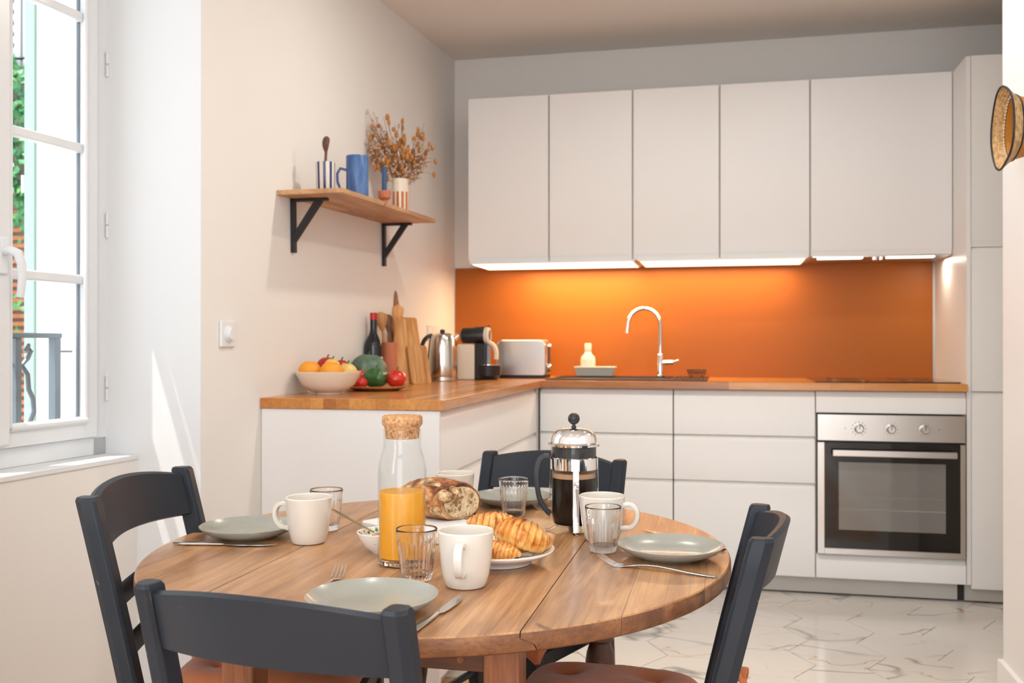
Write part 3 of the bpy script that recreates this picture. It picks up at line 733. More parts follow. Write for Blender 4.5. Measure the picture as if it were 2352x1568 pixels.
for kx in (0.175, 0.302, 0.434):
    mx = Matrix.Translation((kx, -0.014, 0.7205)) @ Matrix.Rotation(pi/2, 4, 'X')
    k = B().lathe([(0.0205, 0), (0.0205, 0.005), (0.0165, 0.007), (0.0150, 0.024), (0.0135, 0.026), (0, 0.026)], 28, mx).make('knob', M['steel'], ov)
    B().box(kx-0.0015, kx+0.0015, -0.0412, -0.0395, 0.7205, 0.733).make('pointer', M['black_metal'], k)
    b = B()
    for q in range(11):
        a = radians(-150+30*q); px, pz = kx+0.0285*sin(a), 0.7205+0.0285*cos(a)
        if kx < 0.2:
            b.ball((px, -0.0145, pz), 0.0024, 1)
        else: b.box(px-0.0011, px+0.0011, -0.0148, -0.014, pz-0.0011, pz+0.0011)
    b.make('dial_marks', M['black_plastic'], ov)
b = B().box(0.118, 0.122, -0.0148, -0.014, 0.719, 0.723).box(0.490, 0.494, -0.0148, -0.014, 0.719, 0.723)
b.make('indicator', M['black_plastic'], ov)

# plinth along the floor
pth = thing('plinth', 'long pale plinth under the back run of base cabinets', 'plinth', (0, 0, 0))
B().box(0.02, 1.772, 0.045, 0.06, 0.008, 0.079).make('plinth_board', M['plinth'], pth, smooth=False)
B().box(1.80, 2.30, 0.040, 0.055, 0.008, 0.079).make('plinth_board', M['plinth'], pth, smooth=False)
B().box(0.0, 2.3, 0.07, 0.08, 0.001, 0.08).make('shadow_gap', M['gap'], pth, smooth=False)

# tall unit at the right
tu = thing('tall_cabinet', 'tall white cabinet at the right end of the kitchen run', 'cabinet', (1.8, 0, 0))
B().box(0.002, 0.6, 0.021, 0.60, 0.08, 2.274).make('body', M['lacquer'], tu, smooth=False)
B().box(-0.0005, 0.016, 0.0, 0.60, 0.0825, 2.268).make('side_panel', M['lacquer'], tu, smooth=False)
front(tu, 'door', 0.018, 0.6, 1.479, 2.270, low_grip=True)
front(tu, 'door', 0.018, 0.6, 0.882, 1.476)
front(tu, 'door', 0.018, 0.6, 0.066, 0.879)

# upper cabinets
ups = [(-0.4, 0.0, 'leftmost white wall cabinet, beside the corner above the orange panel'), (0.0, 0.4, 'second white wall cabinet from the corner'),
       (0.4, 0.8, 'middle white wall cabinet, above the curved tap'), (0.8, 1.2, 'white wall cabinet just left of the wide hood cabinet'),
       (1.2, 1.8, 'wide white wall cabinet over the oven, hiding the extractor hood')]
for x0, x1, lb in ups:
    t = thing('wall_cabinet', lb, 'cabinet', (x0, 0.24, 1.4736), 0)
    B().box(0.001, x1-x0-0.001, 0.021, 0.378, 0.0, 0.7995).make('body', M['lacquer'], t, smooth=False)
    B().box(0, 0.004, 0.008, 0.021, 0.0, 0.7995).make('edge_gap', M['plinth'], t, smooth=False)
    front(t, 'door', 0.004 if x0 > -0.4 else 0.0, x1-x0-0.0035, 0.0005, 0.800, y=0.0, low_grip=True)

# under-cabinet lamps
for x0, x1, m_, lb in ((-0.385, 0.412, 'lamp_hot', 'glowing lamp panel under the two wall cabinets nearest the corner'), (0.425, 1.19, 'lamp', 'glowing lamp panel under the cabinets above the tap')):
    t = thing('cabinet_lamp', lb, 'lamp', ((x0+x1)/2, 0.39, 1.4736)); w = (x1-x0)/2
    B().box(-w, w, -0.175, 0.175, -0.010, -0.0004).make('housing', M['lacquer'], t, bevel=0.002)
    B().box(-w+0.012, w-0.012, -0.165, 0.165, -0.0115, -0.0098).make('diffuser', M[m_], t, smooth=False)
light('undercabinet_left', 'AREA', (0.12, 0.46, 1.455), 6.5, (1, 0.69, 0.34), size=0.6, size_y=0.16)
light('undercabinet_right', 'AREA', (0.80, 0.50, 1.455), 3.6, (1, 0.69, 0.34), size=0.70, size_y=0.10)
hd = thing('extractor_hood', 'slim extractor hood with two strip lights under the wide wall cabinet', 'hood', (1.5, 0.40, 1.4736))
B().box(-0.29, 0.29, -0.155, 0.17, -0.006, -0.0004).make('body', M['steel'], hd, smooth=False)
for x in (-0.172, 0.128):
    B().box(x-0.095 if x < 0 else x-0.10, x+0.10, -0.245+0.09, -0.105, -0.0125, -0.006).make('light_strip', simple('hood_strip', (0.9, 0.85, 0.8), 0.5, emit=(1, 0.86, 0.68), estr=3.0), hd, bevel=0.003)
B().lathe([(0.010, -0.020), (0.010, -0.006)], 16, Matrix.Translation((-0.022, -0.14, 0))).lathe([(0.008, -0.020), (0.008, -0.006)], 16, Matrix.Translation((0.002, -0.14, 0))).make('switch', M['chrome'], hd)
light('hood_spot', 'AREA', (1.765, 0.36, 1.462), 0.9, (1, 0.86, 0.68), size=0.03)

# backsplash: between the filler at the corner and the tall cabinet
b = B().box(-0.572, 1.79, YB-0.008, YB-0.0005, ZT, 1.478)
tag(b.make('backsplash', M['splash'], smooth=False), 'burnt orange backsplash panel behind the sink and hob', 'backsplash')

# worktops
wt = thing('worktop', 'oiled oak butcher block worktop with a corner, along the back and left walls', 'worktop', (0, 0, 0))
B().box(-0.576, 1.7985, -0.022, YB-0.009, ZW, ZT).make('worktop_back', M['worktop'], wt, bevel=0.002)
o = B().box(0, 1.537, -0.587, 0.0, ZW, ZT).make('worktop_return', M['worktop'], wt, bevel=0.002)
o.location = (0.010, -0.0225, 0); o.rotation_euler = (0, 0, -pi/2)   # staves run along the left wall

# return cabinet on the left wall
rc = thing('return_cabinet', 'white drawer cabinet along the left wall, its end panel facing the table', 'cabinet', (0, 0, 0))
B().box(-0.572, -0.023, -1.535, -0.0235, 0.08, ZW-0.001).make('body', M['lacquer_in'], rc, smooth=False)
B().box(-0.576, -0.002, -1.552, -1.536, 0.0, ZW-0.001).make('end_panel', M['lacquer'], rc, bevel=0.0015)
B().box(-0.022, 0.0, -0.055, -0.0235, 0.08, ZW-0.002).make('corner_filler', M['plinth'], rc, smooth=False)
B().box(-0.56, -0.06, -1.53, -0.03, 0.001, 0.08).make('plinth', M['plinth'], rc, smooth=False)
for z0, z1 in ((0.68, 0.876), (0.48, 0.68), (0.08, 0.48)):
    o = front(rc, 'drawer', 0, 1.478, z0+0.0015, z1-0.0015)
    o.rotation_euler = (0, 0, pi/2); o.location = (-0.003, -1.535, 0)

# sink, tap, hob
sk = thing('kitchen_sink', 'dark composite sink set into the worktop behind the soap bottle', 'sink', (0.38, 0.30, ZT))
w, dd = 0.365, 0.235
b = B().box(-w, w, -dd, -dd+0.03, 0, 0.006).box(-w, w, dd-0.05, dd, 0, 0.006).box(-w, -w+0.03, -dd+0.03, dd-0.05, 0, 0.006).box(0.20, w, -dd+0.03, dd-0.05, 0, 0.006)
b.make('rim', M['slate'], sk, bevel=0.002)
b = B().poly([(-w+0.03, -dd+0.03, 0.0006), (0.20, -dd+0.03, 0.0006), (0.20, dd-0.05, 0.0006), (-w+0.03, dd-0.05, 0.0006)], 0.0008)
b.make('basin', M['black_metal'], sk, smooth=False)
for k in range(8): B().box(0.215+k*0.018, 0.222+k*0.018, -dd+0.05, dd-0.07, 0.006, 0.009).make('drainer_rib', M['slate'], sk)
tp = thing('kitchen_tap', 'chrome swan neck tap in front of the orange panel', 'tap', (0.515, 0.44, ZT+0.006))
pts = [(0, 0, 0.10), (0, 0, 0.255)] + [(-0.078+0.078*cos(a), -0.005, 0.255+0.078*sin(a)) for a in [radians(12*k) for k in range(1, 15)]] + [(-0.160, -0.005, 0.225)]
B().tube(pts, 0.0105, 16).make('spout', M['chrome'], tp)
B().lathe([(0.023, 0), (0.023, 0.006), (0.0155, 0.010), (0.0155, 0.105), (0.011, 0.112)], 28).make('base', M['chrome'], tp)
B().tube([(0.01, 0, 0.070), (0.062, 0, 0.071)], 0.012, 16).tube([(0.06, 0, 0.074), (0.09, -0.003, 0.083)], 0.010, 14, flat=(1, 0.5)).make('lever', M['chrome'], tp)
B().tube([(-0.160, -0.005, 0.228), (-0.1605, -0.005, 0.214)], 0.0115, 16).make('aerator', M['chrome'], tp)
hb_ = thing('induction_hob', 'black glass hob set into the worktop above the oven', 'hob', (1.497, 0.295, ZT))
B().box(-0.292, 0.292, -0.245, 0.245, 0, 0.005).make('glass', M['black_gloss'], hb_, bevel=0.0015)
for (x, y, r) in ((-0.14, -0.11, 0.09), (0.14, -0.11, 0.075), (-0.14, 0.11, 0.075), (0.14, 0.11, 0.09)):
    B().tube([(x+r*cos(a), y+r*sin(a), 0.0052) for a in [2*pi*k/40 for k in range(40)]], 0.0006, 4, closed=True).make('ring_marking', M['hob_mark'], hb_)

# small things by the sink
tr = thing('soap_tray', 'pale grey rectangular tray on the sink edge under the soap bottle', 'tray', (0.19, 0.50, ZT+0.006))
def tapered(b, x0, y0, x1, y1, z0, z1, th=0.005):
    lo = [(-x0, -y0), (x0, -y0), (x0, y0), (-x0, y0)]; hi = [(-x1, -y1), (x1, -y1), (x1, y1), (-x1, y1)]
    hi2 = [(-x1+th, -y1+th), (x1-th, -y1+th), (x1-th, y1-th), (-x1+th, y1-th)]; lo2 = [(-x0+th, -y0+th), (x0-th, -y0+th), (x0-th, y0-th), (-x0+th, y0-th)]
    b.loft([[(x, y, z0) for x, y in lo], [(x, y, z1) for x, y in hi], [(x, y, z1) for x, y in hi2], [(x, y, z0+th) for x, y in lo2]]); return b
tapered(B(), 0.088, 0.045, 0.100, 0.055, 0, 0.045).make('body', simple('grey_enamel', (0.50, 0.48, 0.42), 0.5), tr, bevel=0.002)
B().box(-0.101, 0.101, -0.056, -0.050, 0.040, 0.047).box(-0.101, 0.101, 0.050, 0.056, 0.040, 0.047).box(-0.101, -0.095, -0.05, 0.05, 0.040, 0.047).box(0.095, 0.101, -0.05, 0.05, 0.040, 0.047).make('rim', M['cream'], tr, bevel=0.0015)
sb = thing('soap_bottle', 'cream soap bottle standing in the grey tray by the tap', 'bottle', (0.152, 0.50, ZT+0.012))
B().lathe([(0.034, 0), (0.038, 0.004), (0.038, 0.075), (0.034, 0.090), (0.020, 0.105), (0.016, 0.118), (0.016, 0.122), (0, 0.122)], 32).make('body', M['bowl_cream'], sb)
B().lathe([(0.018, 0.120), (0.018, 0.150), (0.015, 0.158), (0, 0.158)], 24).make('cap', M['bowl_cream'], sb)
sp = thing('sponge_holder', 'small black wire basket standing right of the tap', 'basket', (0.690, 0.45, ZT+0.006))
b = B()
for k in range(9):
    x = -0.036+k*0.009; b.tube([(x*1.25, -0.032, 0.034), (x, -0.022, 0.008), (x, 0.022, 0.008), (x*1.25, 0.032, 0.034)], 0.0014, 6)
b.make('wires', M['black_metal'], sp)
b = B()
for z, s_ in ((0.034, 1.25), (0.022, 1.12)): b.tube([(-0.037*s_, -0.026*s_, z), (0.037*s_, -0.026*s_, z), (0.037*s_, 0.026*s_, z), (-0.037*s_, 0.026*s_, z)], 0.0018, 6, closed=True)
b.make('rim', M['black_metal'], sp)
for x in (-0.026, 0.026): B().ball((x, -0.015, 0.0045), 0.0045, 1).ball((x, 0.015, 0.0045), 0.0045, 1).make('foot', M['black_plastic'], sp)

# toaster
to = thing('toaster', 'brushed steel two-slot toaster beside the coffee machine', 'toaster', (-0.140, 0.33, ZT))
def rounded_profile(w, h, r, n=6, rb=0.012):
    pts = []
    for cx, cz, a0, rr in ((w-rb, rb, -90, rb), (w-r, h-r, 0, r), (-w+r, h-r, 90, r), (-w+rb, rb, 180, rb)):
        for k in range(n+1):
            a = radians(a0+90*k/n); pts.append((cx+rr*cos(a), cz+rr*sin(a)))
    return pts
pf = rounded_profile(0.122, 0.170, 0.032)
b = B(); b.loft([[(x*sx, y, 0.016+z*sz) for x, z in pf] for y, sx, sz in ((-0.080, 0.97, 0.97), (-0.074, 1, 1), (0.074, 1, 1), (0.080, 0.97, 0.97))])
b.make('shell', M['steel'], to)
B().box(-0.118, 0.118, -0.074, 0.074, 0.0, 0.020).make('base', M['black_plastic'], to, bevel=0.003)
B().box(-0.09, 0.09, -0.040, -0.014, 0.1855, 0.187).box(-0.09, 0.09, 0.014, 0.040, 0.1855, 0.187).make('slot', M['black_plastic'], to)
B().box(-0.105, 0.105, -0.060, 0.060, 0.183, 0.1858).make('top_plate', M['lacquer'], to, bevel=0.004)
B().box(0.122, 0.140, -0.022, 0.022, 0.150, 0.166).make('lever', M['chrome'], to, bevel=0.004)
B().box(0.120, 0.126, -0.012, 0.012, 0.03, 0.17).make('lever_guide', M['black_plastic'], to)
B().lathe([(0.016, 0), (0.016, 0.012), (0.012, 0.016), (0, 0.016)], 20, Matrix.Translation((0.120, 0, 0.055)) @ Matrix.Rotation(pi/2, 4, 'Y')).make('dial', M['chrome'], to)

# capsule coffee machine
cm = thing('coffee_machine', 'black and cream capsule coffee machine between kettle and toaster', 'coffee machine', (-0.292, 0.04, ZT))
B().box(-0.095, -0.012, -0.050, 0.05, 0.0, 0.165).make('water_tank', M['cream'], cm, bevel=0.008, seg=3)
B().box(-0.014, 0.045, -0.045, 0.045, 0.0, 0.17).make('column', M['black_plastic'], cm, bevel=0.010, seg=3)
B().lathe([(0, -0.085), (0.030, -0.085), (0.036, -0.078), (0.038, 0.035), (0.034, 0.045), (0, 0.045)], 32, Matrix.Translation((0.0, 0, 0.205)) @ Matrix.Rotation(pi/2, 4, 'Y')).make('brew_head', M['black_plastic'], cm)
b = B().lathe([(0.040, 0.028), (0.042, 0.034), (0.042, 0.046), (0.030, 0.051), (0.026, 0.051), (0.026, 0.034)], 32, Matrix.Translation((0.0, 0, 0.205)) @ Matrix.Rotation(pi/2, 4, 'Y'), cap0=False, cap1=False)
b.make('head_ring', M['cream'], cm)
B().tube([(-0.02, 0, 0.240), (0.03, 0, 0.242), (0.050, 0, 0.248)], 0.006, 10, flat=(2.2, 0.7)).make('lever', M['black_plastic'], cm)
B().tube(bezier((0.03, 0, 0.175), (0.075, 0, 0.175), (0.085, 0, 0.14), (0.080, 0, 0.095)), 0.010, 12, flat=(1.5, 0.8)).make('front_arm', M['cream'], cm)
b = B()
b.lathe([(0.040, 0), (0.058, 0.02), (0.062, 0.066), (0.058, 0.068), (0, 0.068)], 32, Matrix.Translation((0.042, 0, 0)))
b.make('drip_tray', M['black_plastic'], cm)
B().lathe([(0.050, 0.069), (0.050, 0.071), (0, 0.071)], 24, Matrix.Translation((0.044, 0, 0))).make('drip_grille', M['chrome'], cm)

# kettle
ke = thing('electric_kettle', 'polished steel kettle with a black handle in the corner of the worktop', 'kettle', (-0.414, -0.15, ZT))
B().lathe([(0.066, 0.0), (0.070, 0.004), (0.070, 0.020), (0, 0.020)], 40).make('base', M['steel'], ke)
B().lathe([(0.067, 0.022), (0.069, 0.028), (0.0685, 0.08), (0.066, 0.14), (0.060, 0.185), (0.052, 0.203), (0.030, 0.214), (0, 0.216)], 48).make('body', M['kettle_steel'], ke)
B().lathe([(0.009, 0.214), (0.012, 0.222), (0.010, 0.230), (0, 0.232)], 20).make('lid_knob', M['black_plastic'], ke)
B().tube(bezier((-0.044, -0.01, 0.205), (-0.095, -0.02, 0.20), (-0.105, -0.02, 0.13), (-0.070, -0.015, 0.055)), 0.010, 12, flat=(1.2, 0.9)).make('handle', M['black_plastic'], ke)
B().tube([(0.040, 0.01, 0.180), (0.062, 0.015, 0.200), (0.070, 0.017, 0.205)], 0.012, 12, radii=[0.018, 0.011, 0.009]).make('spout', M['chrome'], ke)

# wine bottle, pot with wooden spoons, boards
wb = thing('wine_bottle', 'dark wine bottle with a red cap against the left wall', 'bottle', (-0.540, -0.68, ZT))
B().lathe([(0.034, 0), (0.036, 0.004), (0.036, 0.155), (0.033, 0.175), (0.018, 0.205), (0.0140, 0.225), (0.0140, 0.278)], 40).make('body', M['bottle'], wb)
B().lathe([(0.0145, 0.262), (0.0150, 0.288), (0.013, 0.290), (0, 0.290)], 24).make('capsule', M['red'], wb)
B().lathe([(0.0365, 0.045), (0.0365, 0.115)], 40, cap0=False, cap1=False).make('label', M['paper'], wb)
pt = thing('utensil_pot', 'terracotta pot holding wooden spoons behind the vegetables', 'pot', (-0.508, -0.585, ZT))
B().lathe([(0.030, 0), (0.033, 0.16), (0.034, 0.172), (0.031, 0.172), (0.028, 0.01), (0, 0.01)], 36).make('body', M['terracotta'], pt)
def spoon(name, label, loc, rot, L=0.30, w=0.026, m='spoonwood', slot=False):
    b = B(); pr = []
    rings = []
    for k in range(26):
        t = k/25; z = t*L
        if t < 0.72: a = 0.0055-0.001*t; c = 0.0042
        else:
            u = (t-0.72)/0.28; a = 0.0048+(w-0.0048)*sin(min(1, u*1.25)*pi/2)*(1 if u < 0.8 else sqrt(max(0.0, 1-((u-0.8)/0.2)**2))*0.95+0.05); c = 0.0045
        bow = 0.0 if t < 0.72 else -0.006*sin((t-0.72)/0.28*pi)
        rings.append([(a*cos(q), c*sin(q)+bow*(1 if abs(cos(q)) < 0.9 else 0.2), z) for q in [2*pi*j/14 for j in range(14)]])
    b.loft(rings)
    o = b.make(name, M[m], None, loc=loc, rot=rot, ang=60); return tag(o, label, 'spoon')
spoon('wooden_spoon', 'light wooden spoon leaning left in the terracotta pot', (-0.512, -0.590, ZT+0.012), (0.05, -0.10, 0.2), 0.285)
spoon('wooden_spoon', 'broad wooden spoon standing highest in the terracotta pot', (-0.502, -0.590, ZT+0.012), (-0.03, 0.10, 0.25), 0.315, 0.024)
spoon('wooden_spoon', 'narrow wooden spoon behind the broad one in the terracotta pot', (-0.512, -0.578, ZT+0.012), (-0.06, 0.0, 0.5), 0.275, 0.018, 'darkspoon')

def board(name, label, loc, w, h, th, m, rz, lean, handle=0.0, hw=0.018, strips=0):
    t = thing(name, label, 'cutting board', loc, rz); t.rotation_euler = (lean, 0, rz)
    pts = []
    r = 0.012
    for cx, cz, a0 in ((w-r, r, -90), (w-r, h-r, 0)):
        for k in range(5): a = radians(a0+22.5*k); pts.append((cx+r*cos(a), 0, cz+r*sin(a)))
    if handle:
        pts += [(hw, 0, h+0.012)]
        for k in range(9): a = radians(0+22.5*k); pts.append((hw*cos(a), 0, h+handle-hw+hw*sin(a)))
        pts += [(-hw, 0, h+0.012)]
    for cx, cz, a0 in ((-w+r, h-r, 90), (-w+r, r, 180)):
        for k in range(5): a = radians(a0+22.5*k); pts.append((cx+r*cos(a), 0, cz+r*sin(a)))
    B().poly(pts, th, (0, 1, 0)).make('blade', M[m], t, bevel=0.002)
    if strips:
        for k in range(1, strips):
            x = -w+2*w*k/strips; B().box(x-0.0006, x+0.0006, -0.0004, th, 0.006, h-0.004).make('glue_line', M['board_dark'], t)
    return t
board('cutting_board', 'long dark cutting board with a tall handle, rearmost against the left wall', (-0.492, -0.365, ZT), 0.055, 0.285, 0.012, 'board_dark', 1.15, -0.23, 0.125, 0.014)
board('cutting_board', 'upright beech cutting board behind the small striped one', (-0.448, -0.430, ZT), 0.058, 0.285, 0.012, 'board', 1.05, -0.20, 0.0, strips=3)
board('cutting_board', 'pale narrow cutting board leaning beside the utensil pot', (-0.462, -0.525, ZT), 0.028, 0.275, 0.012, 'board', 0.80, -0.17, 0.0)
board('cutting_board', 'small striped cutting board leaning in front of the taller boards', (-0.398, -0.490, ZT), 0.050, 0.165, 0.011, 'board', 0.95, -0.24, 0.0, strips=4)

# outlets
def plate_sq(name, label, loc, rz, w=0.038, n=1, knob=False):
    t = thing(name, label, 'socket' if not knob else 'switch', loc, rz)
    B().box(-w*n, w*n, -0.008, 0, -0.038, 0.038).make('plate', M['pvc'], t, bevel=0.003)
    for k in range(n):
        x = (k-(n-1)/2)*2*w
        if knob:
            B().lathe([(0.024, 0), (0.024, 0.004), (0.018, 0.006), (0.017, 0.014), (0, 0.014)], 28, Matrix.Translation((x, -0.008, 0)) @ Matrix.Rotation(pi/2, 4, 'X')).make('dial', M['pvc'], t)
        else:
            B().lathe([(0.022, 0), (0.022, 0.002), (0.019, 0.002), (0.018, -0.004), (0, -0.004)], 28, Matrix.Translation((x, -0.0081, 0)) @ Matrix.Rotation(pi/2, 4, 'X')).make('recess', M['trim'], t)
            B().ball((x-0.0095, -0.0065, 0), 0.0025, 1).ball((x+0.0095, -0.0065, 0), 0.0025, 1).ball((x, -0.0065, 0.010), 0.002, 1).make('contacts', M['black_plastic'], t)
    return t
plate_sq('wall_switch', 'white square rotary switch on the left wall beside the window', (XL, -1.764, 1.107), pi/2, 0.040, 1, True)
plate_sq('power_socket', 'white double power socket on the left wall behind the kettle', (XL, 0.21, 1.132), pi/2, 0.040, 2)

# fruit bowl
bx, by = -0.478, -1.300
fb_ = B().lathe([(0.042, 0), (0.044, 0.006), (0.060, 0.010), (0.088, 0.032), (0.107, 0.068), (0.110, 0.074), (0.107, 0.075), (0.103, 0.066), (0.084, 0.034), (0.055, 0.016), (0, 0.014)], 64)
tag(fb_.make('fruit_bowl', M['bowl_cream'], None, loc=(-0.464, by, ZT)), 'wide cream bowl of fruit at the near end of the worktop', 'bowl')
bx = -0.464
def fruit(name, label, cat, m, loc, r, sq=0.92, stemz=True, sc=(1, 1), rot=(0, 0, 0), lobes=0, depth=0.1, grp=None):
    t = thing(name, label, cat, loc, 0, grp); t.rotation_euler = rot
    def fn(d):
        k = 1.0
        rr = sqrt(d.x**2+d.y**2)
        k *= 1-0.16*max(0, (0.30-rr)/0.30)*(1 if d.z > 0 else 0.6)
        if lobes: k *= 1-depth*(0.5+0.5*cos(lobes*atan2(d.y, d.x)))*min(1, rr*1.6)*(1 if m != 'pepper' else 0.9)
        return k
    B().ball((0, 0, r*sq), r, 4, (sc[0], sc[1], sq), fn).make('flesh', M[m], t, ang=180)
    if stemz: B().tube([(0, 0, r*sq*1.70), (0.002, 0, r*sq*2.0), (0.006, 0.002, r*sq*2.0+0.008)], 0.0025, 8, radii=[0.004, 0.0025, 0.003]).make('stem', M['stem'], t)
    return t
zb = ZT+0.026
fruit('orange', 'orange at the left of the fruit bowl, blossom end showing', 'orange', 'orange', (bx-0.052, by-0.030, zb+0.012), 0.038, 0.95, False)
fruit('orange', 'bright orange in the front middle of the fruit bowl', 'orange', 'orange', (bx+0.028, by-0.040, zb+0.008), 0.039, 0.95, False)
fruit('apple', 'red apple standing highest at the back of the fruit bowl', 'apple', 'apple', (bx-0.018, by+0.030, zb+0.030), 0.035, 0.95)
fruit('apple', 'small red apple tucked behind the yellow one', 'apple', 'apple', (bx+0.020, by+0.060, zb+0.030), 0.030, 0.95)
fruit('apple', 'pale yellow apple resting between the oranges', 'apple', 'yellow_apple', (bx+0.008, by+0.012, zb+0.040), 0.027, 0.95)
fruit('apple', 'yellow apple at the right rim of the fruit bowl', 'apple', 'yellow_apple', (bx+0.062, by+0.012, zb+0.014), 0.033, 0.95)

# wooden plate with vegetables
wpx, wpy = -0.395, -1.03
tag(B().lathe([(0.070, 0), (0.080, 0.002), (0.113, 0.012), (0.115, 0.016), (0.110, 0.017), (0.080, 0.009), (0, 0.008)], 56).make('wooden_plate', M['woodplate'], None, loc=(wpx, wpy, ZT)), 'flat wooden plate under the tomatoes and pepper', 'plate')
zp = ZT+0.009
fruit('tomato', 'red tomato beside the fruit bowl, left on the wooden plate', 'tomato', 'tomato', (wpx-0.058, wpy-0.030, zp), 0.039, 0.84, True, lobes=5, depth=0.05)
fruit('tomato', 'shiny red tomato at the right of the wooden plate', 'tomato', 'tomato', (wpx+0.070, wpy+0.012, zp), 0.038, 0.86, True, lobes=5, depth=0.04)
fruit('bell_pepper', 'dark green bell pepper in the middle of the wooden plate', 'pepper', 'pepper', (wpx+0.004, wpy-0.020, zp), 0.044, 0.84, True, (1.1, 1.1), lobes=4, depth=0.2)
fruit('tomato', 'small red tomato half hidden behind the fruit bowl', 'tomato', 'tomato', (wpx-0.030, wpy-0.078, zp), 0.024, 0.86, True)
sq = fruit('green_squash', 'ribbed dark green squash standing behind the wooden plate', 'squash', 'squash', (-0.500, -0.840, ZT+0.006), 0.072, 0.86, True, lobes=14, depth=0.07)
sq.rotation_euler = (radians(0), 0, 0)

# ================================================================== WALL SHELF
tilt = math.atan(0.028)
SH = Matrix.Translation((XL, -1.449, 1.5545)) @ Matrix.Rotation(tilt, 4, 'X')
shf = thing('wall_shelf', 'oak shelf on two black brackets on the left wall', 'shelf', (XL, -1.449, 1.5545)); shf.rotation_euler = (tilt, 0, 0)
B().box(0.0005, 0.225, 0.0, 1.00, 0, 0.0155).make('board', M['oak'], shf, bevel=0.0015)
for y in (0.107, 0.967):
    br_ = B().box(0.0005, 0.014, -0.011, 0.011, -0.178, -0.0003).make('bracket', M['black_metal'], shf, loc=(0, y, 0), bevel=0.0015)
    B().box(0.0, 0.130, -0.011, 0.011, -0.010, -0.0003).make('arm', M['black_metal'], br_, bevel=0.003)
    B().poly([(0.010, -0.009, -0.150), (0.010, -0.009, -0.115), (0.083, -0.009, -0.010), (0.112, -0.009, -0.010)], 0.018, (0, 1, 0)).make('brace', M['black_metal'], br_, bevel=0.0015)
def on_shelf(x, y): return SH @ Vector((x, y, 0.0158))
def upright(name, label, cat, x, y):
    p = on_shelf(x-XL, y+1.449); t = thing(name, label, cat, p); t.rotation_euler = (tilt, 0, 0); return t
t = upright('striped_cup', 'cream cup with navy stripes at the near end of the shelf', 'cup', -0.478, -1.29)
B().lathe([(0.028, 0), (0.030, 0.003), (0.032, 0.108), (0.030, 0.108), (0.028, 0.006), (0, 0.006)], 48).make('body', M['cup_stripe'], t)
p = on_shelf(0.094, 0.159)
o = spoon('wooden_spoon', 'dark wooden spoon standing in the navy striped cup', (p.x, p.y, p.z+0.008), (0.06, 0.15, -0.5), 0.185, 0.018, 'darkspoon')
t = upright('pitcher', 'blue glazed pitcher with its handle to the left, middle of the shelf', 'pitcher', -0.462, -1.045)
B().lathe([(0.038, 0), (0.040, 0.003), (0.0395, 0.166), (0.038, 0.169), (0.036, 0.166), (0.036, 0.006), (0, 0.006)], 48).make('body', M['blue_pitcher'], t)
dv = Vector((-0.94, -0.34, 0))
B().tube([dv*r_+Vector((0, 0, z)) for r_, z in ((0.036, 0.118), (0.060, 0.124), (0.071, 0.105), (0.070, 0.075), (0.058, 0.045), (0.036, 0.030))], 0.0055, 12, flat=(1.3, 0.8)).make('handle', M['navy'], t)
t = upright('candle_holder', 'turned terracotta candle holder on the shelf', 'candle holder', -0.470, -0.745)
B().lathe([(0.022, 0), (0.023, 0.004), (0.021, 0.028), (0.014, 0.040), (0.013, 0.046), (0.024, 0.056), (0.025, 0.078), (0.022, 0.083), (0.011, 0.083), (0.010, 0.06), (0, 0.06)], 36).make('body', M['terracotta'], t)
t2 = upright('candle', 'blue candle standing in the terracotta holder', 'candle', -0.470, -0.745)
B().lathe([(0.0098, 0.061), (0.0098, 0.172), (0.008, 0.176), (0, 0.177)], 24).make('wax', M['candle'], t2)
B().tube([(0, 0, 0.176), (0.001, 0, 0.184)], 0.0008, 6).make('wick', M['black_plastic'], t2)
vs = upright('vase', 'cream vase with orange stripes at the far end of the shelf', 'vase', -0.455, -0.60)
B().lathe([(0.030, 0), (0.034, 0.003), (0.034, 0.145), (0.031, 0.149), (0.029, 0.145), (0.029, 0.006), (0, 0.006)], 48).make('body', M['vase_stripe'], vs)
vp = on_shelf(-0.455-XL, 0.849)
fl = thing('dried_bouquet', 'bouquet of dried brown flowers and baby bloom in the striped vase', 'dried flowers', vp)
rf = random.Random(11)
stb, blb, bpb = B(), B(), B()
def camright(a, h, d=0.0):   # spread mostly sideways along the wall and out into the room
    return Vector((0.55*a+0.3*d, 0.9*a*0.55 - 0.5*d, h))
for k in range(44):
    a = rf.uniform(-0.19, 0.17); hgt = rf.uniform(0.27, 0.43) - abs(a)*0.25; d = rf.uniform(-0.10, 0.10)
    if k < 3: a = -0.155-0.02*k; hgt = 0.41-0.05*k
    if a < -0.14 and d > 0: d *= -0.3
    base = Vector((rf.uniform(-0.018, 0.018), rf.uniform(-0.018, 0.018), 0.05)); top = camright(a, hgt, d)
    top.x = max(top.x, -0.10)
    pts = bezier(base, base+Vector((0, 0, 0.09)), top*0.55+Vector((0, 0, 0.06)), top, 6)
    stb.tube(pts, 0.0009, 4)
    fluffy = k % 2 == 0
    for q in range(rf.randint(3, 6) if not fluffy else rf.randint(10, 16)):
        tt = rf.uniform(0.45, 1.0); c = top*tt+base*(1-tt)+Vector((rf.uniform(-.028, .028), rf.uniform(-.03, .03), rf.uniform(-.02, .03)))
        c.x = max(c.x, -0.112)
        stb.tube([top*max(0.3, tt-0.12)+base*(1-max(0.3, tt-0.12)), c], 0.0006, 4)
        if fluffy: bpb.ball(c, 0.0048, 1)
        else:
            blb.ball(c, 0.0098, 2, (rf.uniform(.6, 1), rf.uniform(.6, 1), rf.uniform(.9, 1.7)))
